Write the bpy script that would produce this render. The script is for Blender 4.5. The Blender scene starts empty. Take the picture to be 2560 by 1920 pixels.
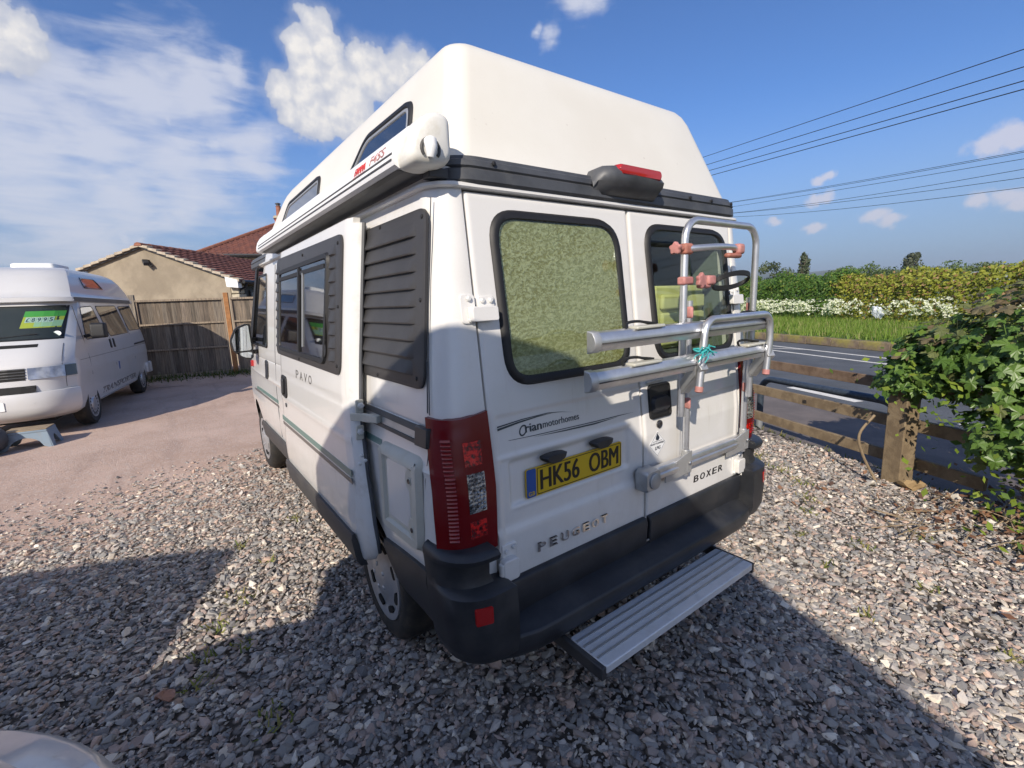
import bpy, math, random
import numpy as np
from mathutils import Vector, Matrix
random.seed(7); RNG = np.random.default_rng(11)
PI = math.pi
S = bpy.context.scene
COL = S.collection

# ------------------------------------------------------------------ camera, sky, sun, exposure
cd = bpy.data.cameras.new('camera'); cam = bpy.data.objects.new('camera', cd); COL.objects.link(cam)
F, CX, CY, CZ, YAW, PITCH, ROLL = 1177.117, -1.6575, -1.2884, 1.6168, 0.63039, 0.17539, -0.03986
fw = Vector((math.sin(YAW)*math.cos(PITCH), math.cos(YAW)*math.cos(PITCH), -math.sin(PITCH)))
rt = Vector((math.cos(YAW), -math.sin(YAW), 0)); up = rt.cross(fw)
r2 = math.cos(ROLL)*rt + math.sin(ROLL)*up; u2 = -math.sin(ROLL)*rt + math.cos(ROLL)*up
M = Matrix((r2, u2, -fw)).transposed().to_4x4(); M.translation = (CX, CY, CZ)
cam.matrix_world = M
cd.sensor_fit = 'HORIZONTAL'; cd.sensor_width = 36.0; cd.lens = 36.0*F/2560.0
cd.clip_start = 0.05; cd.clip_end = 20000
S.camera = cam

SUN_DIR = Vector((1.42, 1.0, -1.0)).normalized()          # the way the light travels
EL = math.asin(-SUN_DIR.z)
W = bpy.data.worlds.new('World'); S.world = W; W.use_nodes = True
nt = W.node_tree; nt.nodes.clear()

class G:
    """tiny helper to write node trees"""
    def __init__(s, tree): s.t = tree
    def n(s, kind, **kw):
        nd = s.t.nodes.new(kind)
        for k, v in kw.items():
            if k.startswith('i_'):
                key = k[2:]; key = int(key) if key.isdigit() else key.replace('_', ' ')
                s.put(nd.inputs[key], v)
            else: setattr(nd, k, v)
        return nd
    def put(s, sock, v):
        if isinstance(v, bpy.types.NodeSocket): s.t.links.new(v, sock)
        else: sock.default_value = v
    def math(s, op, a, b=0.0, c=0.0, clamp=False):
        nd = s.t.nodes.new('ShaderNodeMath'); nd.operation = op; nd.use_clamp = clamp
        s.put(nd.inputs[0], a); s.put(nd.inputs[1], b)
        if op in ('MULTIPLY_ADD', 'SMOOTH_MAX', 'SMOOTH_MIN'): s.put(nd.inputs[2], c)
        return nd.outputs[0]
    def vmath(s, op, a, b=(0, 0, 0)):
        nd = s.t.nodes.new('ShaderNodeVectorMath'); nd.operation = op
        s.put(nd.inputs[0], a)
        if op == 'SCALE': s.put(nd.inputs[3], b)
        elif op != 'NORMALIZE': s.put(nd.inputs[1], b)
        return nd.outputs['Value'] if op in ('DISTANCE', 'DOT_PRODUCT', 'LENGTH') else nd.outputs[0]
    def noise(s, vec, scale, detail=3.0, rough=0.55, color=False, dist=0.0):
        nd = s.t.nodes.new('ShaderNodeTexNoise')
        if vec is not None: s.put(nd.inputs['Vector'], vec)
        nd.inputs['Scale'].default_value = scale; nd.inputs['Detail'].default_value = detail
        nd.inputs['Roughness'].default_value = rough; nd.inputs['Distortion'].default_value = dist
        return nd.outputs['Color' if color else 0]
    def ramp(s, v, a, b, lo=0.0, hi=1.0, kind='SMOOTHSTEP'):
        nd = s.t.nodes.new('ShaderNodeMapRange'); nd.interpolation_type = kind; nd.clamp = True
        s.put(nd.inputs[0], v); nd.inputs[1].default_value = a; nd.inputs[2].default_value = b
        nd.inputs[3].default_value = lo; nd.inputs[4].default_value = hi
        return nd.outputs[0]
    def mix(s, fac, a, b, blend='MIX'):
        nd = s.t.nodes.new('ShaderNodeMix'); nd.data_type = 'RGBA'; nd.blend_type = blend
        s.put(nd.inputs[0], fac); s.put(nd.inputs[6], col4(a)); s.put(nd.inputs[7], col4(b))
        return nd.outputs[2]
def col4(c):
    if isinstance(c, bpy.types.NodeSocket): return c
    return tuple(c) if len(c) == 4 else (c[0], c[1], c[2], 1.0)

g = G(nt)
sky = g.n('ShaderNodeTexSky', sky_type='NISHITA', sun_disc=False)
sky.sun_elevation = EL; sky.sun_rotation = math.atan2(-SUN_DIR.x, -SUN_DIR.y)
sky.altitude = 50; sky.air_density = 1.0; sky.dust_density = 0.55; sky.ozone_density = 2.6
tc = g.n('ShaderNodeTexCoord'); dv = g.vmath('NORMALIZE', tc.outputs['Generated'])
def blobs(lst, vec, k=0.12, grow=1.0):
    out = None
    for (x, y, z, r) in lst:
        v = g.math('MULTIPLY_ADD', g.vmath('DISTANCE', vec, (x, y, z)), -1.0/(r*grow), 1.0)
        out = v if out is None else g.math('SMOOTH_MAX', out, v, k)
    return out
CUMULUS = [(0.2669,0.8584,0.4381,0.034),(0.2443,0.8747,0.4187,0.031),(0.2790,0.8654,0.4163,0.034),(0.2558,0.8829,0.3937,0.036),
 (0.2199,0.9084,0.3557,0.036),(0.2556,0.8986,0.3566,0.047),(0.2979,0.8772,0.3766,0.050),(0.3430,0.8543,0.3906,0.046),
 (0.3882,0.8310,0.3984,0.042),(0.4152,0.8161,0.4021,0.030),(0.3140,0.8847,0.3445,0.052),(0.2613,0.9085,0.3262,0.042),
 (0.2310,0.9145,0.3321,0.030),(0.3240,0.8550,0.4050,0.022),(-0.1056,0.9255,0.3637,0.034),(-0.1239,0.9305,0.3448,0.034),
 (-0.1249,0.9206,0.3700,0.026),(0.9680,0.1640,0.1899,0.021),(0.9700,0.1466,0.1941,0.024),(0.9730,0.1351,0.1872,0.024),
 (0.9202,0.3487,0.1777,0.013),(0.9155,0.3618,0.1760,0.012),(0.9189,0.3663,0.1462,0.013),(0.9258,0.3486,0.1462,0.015),
 (0.9010,0.4170,0.1198,0.012),(0.9257,0.3657,0.0969,0.014),(0.9506,0.2898,0.1116,0.018),(0.9579,0.2688,0.1010,0.015),
 (0.9789,0.1672,0.1174,0.017),(0.9825,0.1424,0.1199,0.020),(0.9860,0.1284,0.1063,0.017)]
VEIL = [(-0.0687,0.9444,0.3217,0.095),(0.0193,0.9456,0.3247,0.10),(0.0958,0.9366,0.3371,0.085),(0.0991,0.9247,0.3676,0.045),
 (0.1392,0.9170,0.3739,0.03),(-0.1373,0.9540,0.2665,0.11),(-0.0371,0.9649,0.2601,0.10),(0.0593,0.9660,0.2515,0.10),
 (-0.1349,0.9740,0.1821,0.15),(-0.0266,0.9833,0.1801,0.12),(-.09,.985,.13,.12),(.07,.975,.19,.10),(.16,.95,.26,.07),(0.1133,0.9627,0.2457,0.07),(-0.0095,0.9917,0.1282,0.022),
 (-0.0248,0.9916,0.1269,0.016),(0.0541,0.9549,0.2919,0.015),(0.1066,0.9554,0.2753,0.015),(0.5997,0.6663,0.4432,0.025),
 (0.5792,0.6784,0.4520,0.014),(0.6163,0.6245,0.4798,0.04),(0.6362,0.6079,0.4751,0.03),(0.3950,0.8161,0.4218,0.03),(-0.3,0.93,0.25,0.22),(-.85,.35,.38,.50),(-.55,-.70,.45,.55),(.35,-.88,.32,.50),(-.35,-.05,.93,.40),(.85,-.50,.15,.35)]  # last wide veils lie out of view, added to neutralise the fill light
warp = g.vmath('SCALE', g.vmath('SUBTRACT', g.noise(dv, 16, 4, 0.6, True), (.5, .5, .5)), 0.045)
wv = g.vmath('ADD', dv, warp)
cb = blobs(CUMULUS[:17], wv, 0.10, 1.12)
flat = g.vmath('MULTIPLY', wv, (1, 1, 1.9))
cb2 = blobs([(x, y, z*1.9, r*1.35) for x, y, z, r in CUMULUS[17:]], flat, 0.25)
nz = g.noise(dv, 30, 7, 0.52)
cden = g.math('ADD', cb, g.math('MULTIPLY', g.math('SUBTRACT', nz, .5), 1.15))
cmask = g.math('MAXIMUM', g.ramp(cden, 0.02, 0.26), g.math('MULTIPLY', g.ramp(cden, -.38, .25), .38))
cd2 = g.math('ADD', cb2, g.math('MULTIPLY', g.math('SUBTRACT', nz, .5), 1.6))
cm2 = g.math('MULTIPLY', g.ramp(cd2, -.10, .65), .72)
puff = g.noise(g.vmath('ADD', dv, (0.006, 0.002, -0.008)), 30, 6, 0.55)
lit = g.ramp(g.math('SUBTRACT', nz, g.math('MULTIPLY', puff, 0.75)), -0.05, 0.28)
core = g.ramp(cden, 0.15, 0.85)
sepz = g.n('ShaderNodeSeparateXYZ'); nt.links.new(dv, sepz.inputs[0])
ccol = g.mix(g.math('MULTIPLY', core, g.math('MULTIPLY_ADD', lit, 0.55, 0.45)), (6.0, 6.4, 7.6), (10.4, 10.0, 9.6))
stretch = g.vmath('MULTIPLY', dv, (1.0, 1.0, 2.6))
vn = g.noise(stretch, 7, 5, 0.55, dist=0.4)
vb = blobs(VEIL, g.vmath('ADD', dv, g.vmath('SCALE', warp, 1.3)), 0.25)
vn2 = g.noise(g.vmath('MULTIPLY', dv, (1.0, 1.0, 5.5)), 9, 6, .6, dist=.6)
vmask = g.math('MULTIPLY', g.ramp(g.math('ADD', g.math('MULTIPLY', vb, .8), g.math('ADD', g.math('MULTIPLY', g.math('SUBTRACT', vn, .5), 1.6), g.math('MULTIPLY', g.math('SUBTRACT', vn2, .5), 1.0))), -0.15, 0.85), 0.78)
hz = g.ramp(sepz.outputs[2], 0.0, 0.34, 0.80, 0.0)
skyt = g.mix(1.0, sky.outputs[0], (0.74, 1.09, 1.60), 'MULTIPLY')
skyc = g.mix(hz, skyt, (3.7, 4.85, 6.6))
c1 = g.mix(vmask, skyc, (8.2, 8.4, 9.4))
c1 = g.mix(cm2, c1, (8.6, 8.2, 9.0))
c2 = g.mix(cmask, c1, ccol)
bg = g.n('ShaderNodeBackground'); nt.links.new(c2, bg.inputs[0]); bg.inputs[1].default_value = 0.078
wo = g.n('ShaderNodeOutputWorld'); nt.links.new(bg.outputs[0], wo.inputs[0])

sl = bpy.data.lights.new('sun', 'SUN'); sl.energy = 4.8; sl.angle = math.radians(0.53); sl.color = (1.0, 0.895, 0.765)
so = bpy.data.objects.new('sun', sl); COL.objects.link(so); so.location = (-14, -10, 12)
so.rotation_euler = SUN_DIR.to_track_quat('-Z', 'Y').to_euler()
vs = S.view_settings; vs.view_transform = 'Standard'; vs.look = 'None'; vs.gamma = 1.0; vs.use_curve_mapping = False
vs.exposure = 0.22
S.cycles.max_bounces = 8; S.cycles.transparent_max_bounces = 12; S.cycles.caustics_reflective = False; S.cycles.caustics_refractive = False

# ------------------------------------------------------------------ materials
MATS = {}
def newmat(name):
    m = bpy.data.materials.new(name); m.use_nodes = True
    t = m.node_tree; b = t.nodes['Principled BSDF']; MATS[name] = m
    return m, G(t), b
def mat(name, c, rough=0.5, metal=0.0, var=0.0, vscale=8.0, bump=0.0, bscale=60.0, coat=0.0, streak=0, dirt=None, dscale=3.0, damt=0.5, spec=0.5, c2=None, stretch=None):
    m, g, b = newmat(name)
    b.inputs['Roughness'].default_value = rough; b.inputs['Metallic'].default_value = metal
    b.inputs['Coat Weight'].default_value = coat; b.inputs['Coat Roughness'].default_value = 0.08
    b.inputs['Specular IOR Level'].default_value = spec
    tc = g.n('ShaderNodeTexCoord').outputs['Object']
    if stretch: tc = g.vmath('MULTIPLY', tc, stretch)
    base = col4(c)
    if c2 is not None: base = g.mix(g.ramp(g.noise(tc, vscale, 5, 0.6), 0.38, 0.62), c, c2)
    elif var:
        nz = g.noise(tc, vscale, 5, 0.6)
        base = g.mix(g.ramp(nz, 0.3, 0.7), tuple(x*(1-var) for x in c), tuple(min(1, x*(1+var)) for x in c))
    if dirt is not None:
        dn = g.math('MULTIPLY', g.ramp(g.noise(tc, dscale, 7, 0.65), 0.45, 0.75), damt)
        base = g.mix(dn, base, dirt)
        g.put(b.inputs['Roughness'], g.math('ADD', rough, g.math('MULTIPLY', dn, 0.35)))
    if streak:
        sn = g.noise(g.vmath('MULTIPLY', tc, (26, 26, 1.1)), 1.0, 5, .65); pn = g.noise(tc, 2.6, 4, .6)
        sf = g.math('MULTIPLY', g.math('MULTIPLY', g.ramp(sn, .52, .78), g.ramp(pn, .45, .70)), streak)
        base = g.mix(sf, base, (.42, .37, .28))
        sz_ = g.n('ShaderNodeSeparateXYZ'); g.put(sz_.inputs[0], tc)
        gf = g.math('MULTIPLY', g.math('MULTIPLY', g.ramp(sz_.outputs[2], 1.05, .45), g.ramp(g.noise(tc, 7, 7, .7), .35, .75)), streak*.55)
        base = g.mix(gf, base, (.36, .31, .24))
    g.put(b.inputs['Base Color'], base)
    if bump:
        bp = g.n('ShaderNodeBump'); bp.inputs['Strength'].default_value = bump; bp.inputs['Distance'].default_value = 0.01
        g.put(bp.inputs['Height'], g.noise(tc, bscale, 4, 0.6)); g.put(b.inputs['Normal'], bp.outputs[0])
    return m
mat('paint', (.735, .725, .70), .22, coat=.5, dirt=(.50, .46, .38), dscale=5, damt=.12, streak=.5)
mat('paint_t4', (.58, .58, .58), .28, coat=.4, dirt=(.45, .42, .36), dscale=4, damt=.18)
mat('jamb', (.66, .67, .66), .4, dirt=(.30, .26, .2), dscale=9, damt=.35)
mat('plastic', (.022, .024, .029), .42, var=.2, bump=.06, bscale=500, dirt=(.12, .11, .09), dscale=4, damt=.22)
mat('louvre', (.040, .039, .040), .50, var=.12, bump=.08, bscale=420)
mat('trim', (.060, .064, .072), .45, var=.25, vscale=5, dirt=(.20, .20, .19), dscale=6, damt=.25, bump=.04, bscale=200)
mat('skirt', (.045, .046, .050), .5, dirt=(.16, .14, .11), dscale=4, damt=.4)
mat('rubber', (.012, .012, .013), .55, bump=.05, bscale=300)
mat('dark', (.006, .006, .006), .8)
mat('tyre', (.020, .019, .018), .75, dirt=(.14, .11, .08), dscale=9, damt=.5, bump=.1, bscale=120)
mat('hubcap', (.50, .51, .53), .38, metal=.6, dirt=(.20, .17, .13), dscale=8, damt=.3)
mat('alu', (.66, .67, .69), .34, metal=.85, var=.08, vscale=14, dirt=(.30, .29, .27), dscale=10, damt=.2)
mat('alu_dull', (.52, .53, .53), .45, metal=.7, dirt=(.28, .26, .22), dscale=12, damt=.4)
mat('step_alu', (.72, .74, .76), .45, metal=.25, dirt=(.30, .28, .24), dscale=9, damt=.25)
mat('chrome', (.75, .74, .72), .12, metal=1.0)
mat('chrome_dark', (.10, .10, .11), .25, metal=.8)
mat('pink', (.46, .20, .185), .55, var=.2, vscale=20, dirt=(.40, .22, .16), dscale=14, damt=.5)
mat('pink_brown', (.38, .15, .11), .6, var=.25, vscale=25)
mat('lens', (.15, .004, .006), .22, coat=.12, spec=.35)
mat('lens_hi', (.75, .016, .012), .08, coat=1.0, c2=(.08,.001,.002), vscale=70)
mat('lens_rib', (.24, .012, .014), .2, coat=.6)
mat('reflector', (.40, .012, .012), .15, coat=.8)
mat('yellow', (.62, .42, .010), .35); mat('plate_blue', (.012, .085, .34), .35); mat('black', (.008, .008, .009), .4)
mat('logo_ink', (.035, .050, .060), .4); mat('pavo_ink', (.09, .085, .08), .4); mat('stripe_green', (.13, .22, .20), .35); mat('stripe_grey', (.14, .13, .125), .35)
mat('white_plastic', (.76, .75, .70), .4, dirt=(.42, .36, .22), dscale=16, damt=.35)
mat('hatch', (.52, .515, .45), .4, dirt=(.40, .36, .27), dscale=10, damt=.35)
mat('red_ink', (.55, .04, .03), .4)
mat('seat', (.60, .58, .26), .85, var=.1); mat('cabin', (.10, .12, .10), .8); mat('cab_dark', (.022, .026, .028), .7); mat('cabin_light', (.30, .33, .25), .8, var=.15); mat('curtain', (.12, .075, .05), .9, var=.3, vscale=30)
mat('galv', (.075, .10, .135), .42, metal=.5, var=.2, vscale=30); mat('galv_light', (.40, .42, .44), .4, metal=.6)
mat('string', (.05, .42, .42), .6)
mat('bag', (.55, .60, .66), .35)
mat('sign_green', (.08, .36, .06), .4); mat('sign_pale', (.33, .52, .34), .4); mat('sign_yellow', (.45, .48, .05), .4); mat('sign_white', (.46, .60, .55), .4); mat('ink', (.02, .03, .05), .4)
mat('stool', (.20, .27, .34), .5, dirt=(.25, .22, .18), dscale=12, damt=.3); mat('stool_top', (.30, .23, .15), .8, var=.2)
mat('grey_drum', (.060, .063, .070), .55, var=.15)
mat('asphalt', (.092, .102, .116), .85, var=.16, vscale=1.2, bump=.5, bscale=260)
mat('pavement', (.175, .150, .140), .9, c2=(.135, .118, .112), vscale=2.5, bump=.4, bscale=200)
mat('road_paint', (.74, .72, .66), .7, var=.1, dirt=(.35, .34, .32), dscale=25, damt=.4)
mat('kerb', (.165, .125, .085), .9, var=.25, vscale=5, bump=.5, bscale=40, dirt=(.32, .29, .05), dscale=1.9, damt=.95)
mat('rail_wood', (.25, .19, .115), .8, stretch=(1, 1, 1), c2=(.17, .125, .075), vscale=9, bump=.4, bscale=90)
mat('rail_dark', (.13, .085, .055), .85, c2=(.20, .14, .095), vscale=8, bump=.4, bscale=80)
mat('post_orange', (.34, .155, .055), .75, var=.2, vscale=10, bump=.2)
mat('rust', (.22, .09, .05), .9)
mat('render_wall', (.335, .285, .212), .95, c2=(.25, .21, .155), vscale=1.1, bump=.35, bscale=60, dirt=(.19, .16, .125), dscale=2.4, damt=.45)
mat('stone_a', (.46, .41, .31), .9, var=.2, vscale=6, bump=.6, bscale=20); mat('stone_b', (.38, .33, .25), .9, var=.2, vscale=6, bump=.6, bscale=20); mat('mortar', (.34, .30, .24), .95)
mat('tile_red', (.20, .075, .052), .8, c2=(.145, .058, .045), vscale=2.2, bump=.2); mat('tile_dark', (.10, .035, .028), .85); mat('ridge_tile', (.26, .105, .065), .8, var=.2)
mat('verge', (.42, .36, .28), .9, var=.2); mat('pvc_white', (.82, .83, .83), .35); mat('pvc_black', (.015, .015, .017), .4); mat('brick', (.34, .10, .06), .85, var=.25, vscale=12, bump=.3)
mat('bark', (.09, .07, .05), .95, var=.3, vscale=12, bump=.6, bscale=30); mat('stem_green', (.16, .10, .05), .8); mat('twig', (.30, .225, .14), .85, var=.3, vscale=6)
mat('wire', (.012, .012, .016), .6); mat('pole', (.10, .075, .055), .9)
mat('hill', (.055, .085, .04), 1.0, c2=(.10, .13, .06), vscale=.004); mat('field', (.075, .13, .03), 1.0, c2=(.10, .15, .04), vscale=.05)
mat('headlight', (.50, .52, .55), .08, metal=.6, c2=(.28,.30,.33), vscale=9); mat('smoked', (.06, .055, .035), .08, coat=1)
mat('barn_roof', (.30, .33, .36), .5)
mat('clear_lens', (.62, .66, .66), .07, metal=.6, c2=(.05,.05,.055), vscale=75)
mat('gutter', (.05, .05, .055), .5)
mat('skylight', (.78, .79, .78), .3)

def glass(name, tint, gloss=.06, c=(.9, .93, .95)):
    m = bpy.data.materials.new(name); m.use_nodes = True; MATS[name] = m
    t = m.node_tree; t.nodes.clear(); g = G(t)
    tr = g.n('ShaderNodeBsdfTransparent'); tr.inputs[0].default_value = col4(tint)
    gl = g.n('ShaderNodeBsdfGlossy'); gl.inputs[0].default_value = col4(c); gl.inputs[1].default_value = 0.03
    lw = g.n('ShaderNodeLayerWeight'); lw.inputs[0].default_value = .5
    mx = g.n('ShaderNodeMixShader'); g.put(mx.inputs[0], g.math('ADD', g.math('MULTIPLY', g.math('POWER', lw.outputs['Facing'], 5.0), .9), gloss, clamp=True))
    t.links.new(tr.outputs[0], mx.inputs[1]); t.links.new(gl.outputs[0], mx.inputs[2])
    o = g.n('ShaderNodeOutputMaterial'); t.links.new(mx.outputs[0], o.inputs[0])
glass('glass', (.88, .92, .88), .035); glass('glass_dark', (.55, .52, .50), .10); glass('glass_screen', (.86, .92, .88), .045)
m, g, b = newmat('glass_solid'); b.inputs['Base Color'].default_value = (.018, .022, .028, 1); b.inputs['Roughness'].default_value = .04; b.inputs['Specular IOR Level'].default_value = .9; b.inputs['Coat Weight'].default_value = .6
m, g, b = newmat('mirror_glass'); b.inputs['Base Color'].default_value = (.75, .8, .82, 1); b.inputs['Metallic'].default_value = 1; b.inputs['Roughness'].default_value = .02
# bubble foil behind the rear window
m, g, b = newmat('foil')
tcf = g.n('ShaderNodeTexCoord').outputs['Object']
wob = g.vmath('ADD', tcf, g.vmath('SCALE', g.noise(tcf, 40, 3, .6, True), .03))
fn = g.noise(g.vmath('MULTIPLY', wob, (1, 1, 1.7)), 62, 3, .65)
big = g.noise(tcf, 3.0, 4, .6)
fc = g.mix(g.ramp(big, .35, .65), (.30, .265, .095), (.36, .345, .17))
fc = g.mix(g.ramp(fn, .40, .62), fc, (.56, .53, .32))
edge = g.ramp(g.noise(tcf, 9, 6, .7), .62, .76)
fc = g.mix(g.math('MULTIPLY', edge, .5), fc, (.34, .44, .36))
g.put(b.inputs['Base Color'], fc); b.inputs['Metallic'].default_value = .10; b.inputs['Roughness'].default_value = .40
bp = g.n('ShaderNodeBump'); bp.inputs['Strength'].default_value = .9; bp.inputs['Distance'].default_value = .006
g.put(bp.inputs['Height'], fn); g.put(b.inputs['Normal'], bp.outputs[0])
# moulded GRP roof with flecks of old paint loss
m, g, b = newmat('grp')
tcr = g.n('ShaderNodeTexCoord').outputs['Object']
rc = g.mix(g.ramp(g.noise(tcr, 2.2, 5, .6), .3, .7), (.70, .675, .605), (.745, .725, .66))
vo = g.n('ShaderNodeTexVoronoi'); vo.inputs['Scale'].default_value = 26; g.put(vo.inputs['Vector'], g.vmath('ADD', tcr, g.vmath('SCALE', g.noise(tcr, 120, 2, .5, True), .012)))
sx = g.n('ShaderNodeSeparateXYZ'); g.put(sx.inputs[0], tcr)
rare = g.ramp(g.noise(tcr, 5.0, 3, .7), .54, .66)
lowz = g.ramp(sx.outputs[2], 2.38, 2.12)
fleck = g.math('MULTIPLY', g.math('MULTIPLY', g.ramp(vo.outputs['Distance'], .15, .09), rare), lowz)
rc = g.mix(g.math('MULTIPLY', fleck, .8), rc, (.22, .13, .09))
grime = g.math('MULTIPLY', g.math('MULTIPLY', g.ramp(g.noise(tcr, 14, 6, .7), .48, .7), g.ramp(sx.outputs[2], 2.22, 2.08)), g.math('MULTIPLY', g.ramp(sx.outputs[0], -.78, -.84), .6))
rc = g.mix(grime, rc, (.36, .30, .16))
g.put(b.inputs['Base Color'], rc); b.inputs['Roughness'].default_value = .36
def attrmat(name, rough=.85, transl=0.0, spec=.3, bump=0):
    m, g, b = newmat(name)
    a = g.n('ShaderNodeAttribute'); a.attribute_name = 'Col'
    ac = a.outputs['Color']
    if name == 'boards':
        tcb = g.n('ShaderNodeTexCoord').outputs['Object']; gr = g.noise(g.vmath('MULTIPLY', tcb, (16, 16, .8)), 3.0, 6, .7); st_ = g.noise(g.vmath('MULTIPLY', tcb, (3, 3, 1.2)), 2.0, 6, .7)
        ac = g.mix(1.0, ac, g.mix(g.ramp(gr, .3, .7), (.55, .55, .57), (1.35, 1.3, 1.22)), 'MULTIPLY'); ac = g.mix(g.math('MULTIPLY', g.ramp(st_, .58, .72), .55), ac, (.33, .31, .27))
    g.put(b.inputs['Base Color'], ac); b.inputs['Roughness'].default_value = rough; b.inputs['Specular IOR Level'].default_value = spec
    if bump:
        tcs = g.n('ShaderNodeTexCoord').outputs['Object']
        bpn = g.n('ShaderNodeBump'); bpn.inputs['Strength'].default_value = bump; bpn.inputs['Distance'].default_value = .004
        g.put(bpn.inputs['Height'], g.noise(tcs, 160, 4, .65)); g.put(b.inputs['Normal'], bpn.outputs[0])
    if transl:
        t = m.node_tree; tl = g.n('ShaderNodeBsdfTranslucent'); g.put(tl.inputs[0], g.mix(1.0, a.outputs['Color'], (1.5, 1.7, .55), 'MULTIPLY'))
        mx = g.n('ShaderNodeMixShader'); mx.inputs[0].default_value = transl
        t.links.new(b.outputs[0], mx.inputs[1]); t.links.new(tl.outputs[0], mx.inputs[2])
        t.links.new(mx.outputs[0], t.nodes['Material Output'].inputs[0])
attrmat('stones', .9, bump=.5); attrmat('foliage', .55, .22, .35); attrmat('blades', .6, .3, .3); attrmat('boards', .9, bump=.6)
def leafmat(name, a, b_):
    m, g, b = newmat(name)
    tc = g.n('ShaderNodeTexCoord').outputs['Object']; oi = g.n('ShaderNodeObjectInfo')
    c = g.mix(oi.outputs['Random'], a, b_); c = g.mix(g.math('MULTIPLY', g.ramp(g.noise(tc, 40, 4, .6), .35, .7), .35), c, tuple(x*.6 for x in a))
    g.put(b.inputs['Base Color'], c); b.inputs['Roughness'].default_value = .42
    t = m.node_tree; tl = g.n('ShaderNodeBsdfTranslucent'); g.put(tl.inputs[0], g.mix(1.0, c, (1.4, 1.5, .5), 'MULTIPLY'))
    mx = g.n('ShaderNodeMixShader'); mx.inputs[0].default_value = .2
    t.links.new(b.outputs[0], mx.inputs[1]); t.links.new(tl.outputs[0], mx.inputs[2]); t.links.new(mx.outputs[0], t.nodes['Material Output'].inputs[0])
leafmat('leaf_green', (.085, .165, .030), (.14, .235, .048)); leafmat('leaf_olive', (.15, .175, .065), (.18, .205, .07)); leafmat('leaf_bronze', (.17, .13, .075), (.15, .15, .07))
# yard: loose grey gravel near, trodden pink stone dust further back on the left
m, g, b = newmat('yard')
tcy = g.n('ShaderNodeTexCoord').outputs['Object']
sy = g.n('ShaderNodeSeparateXYZ'); g.put(sy.inputs[0], tcy)
v1 = g.n('ShaderNodeTexVoronoi'); v1.inputs['Scale'].default_value = 26; g.put(v1.inputs['Vector'], tcy)
v2 = g.n('ShaderNodeTexVoronoi'); v2.inputs['Scale'].default_value = 52; g.put(v2.inputs['Vector'], tcy)
def bw(s): 
    n_ = g.n('ShaderNodeRGBToBW'); g.put(n_.inputs[0], s); return n_.outputs[0]
st = g.mix(g.ramp(bw(v1.outputs['Color']), .2, .8), (.22, .195, .175), (.56, .49, .42))
st = g.mix(g.ramp(bw(v2.outputs['Color']), .55, .8), st, (.52, .43, .365))
st = g.mix(g.ramp(v1.outputs['Distance'], .35, .7), st, (.07, .06, .05))
du = g.mix(g.ramp(g.noise(tcy, .9, 6, .65), .35, .65), (.46, .33, .262), (.58, .43, .35))
trk = g.noise(g.vmath('MULTIPLY', tcy, (2.2, .35, 1)), 2.2, 5, .6)
du = g.mix(g.math('MULTIPLY', g.ramp(trk, .52, .68), .55), du, (.39, .285, .235))
du = g.mix(g.math('MULTIPLY', g.ramp(bw(v2.outputs['Color']), .66, .8), .55), du, (.56, .48, .42))
fx = g.math('ADD', g.math('MULTIPLY', g.noise(tcy, 1.1, 5, .6), 2.4), g.math('MULTIPLY_ADD', sy.outputs[0], -.35, sy.outputs[1]))
dustf = g.math('MULTIPLY', g.ramp(fx, 4.0, 5.6), g.ramp(sy.outputs[0], 1.8, .8))
yc = g.mix(dustf, st, du)
g.put(b.inputs['Base Color'], yc); b.inputs['Roughness'].default_value = .95; b.inputs['Specular IOR Level'].default_value = .2
bpy_ = g.n('ShaderNodeBump'); bpy_.inputs['Strength'].default_value = .75; bpy_.inputs['Distance'].default_value = .02
hgt = g.math('ADD', g.math('MULTIPLY', g.math('SUBTRACT', 1.0, v1.outputs['Distance']), g.math('MULTIPLY_ADD', dustf, -.85, 1.0)), g.math('MULTIPLY', g.noise(tcy, 60, 5, .7), .55))
g.put(bpy_.inputs['Height'], hgt); g.put(b.inputs['Normal'], bpy_.outputs[0])

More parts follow.
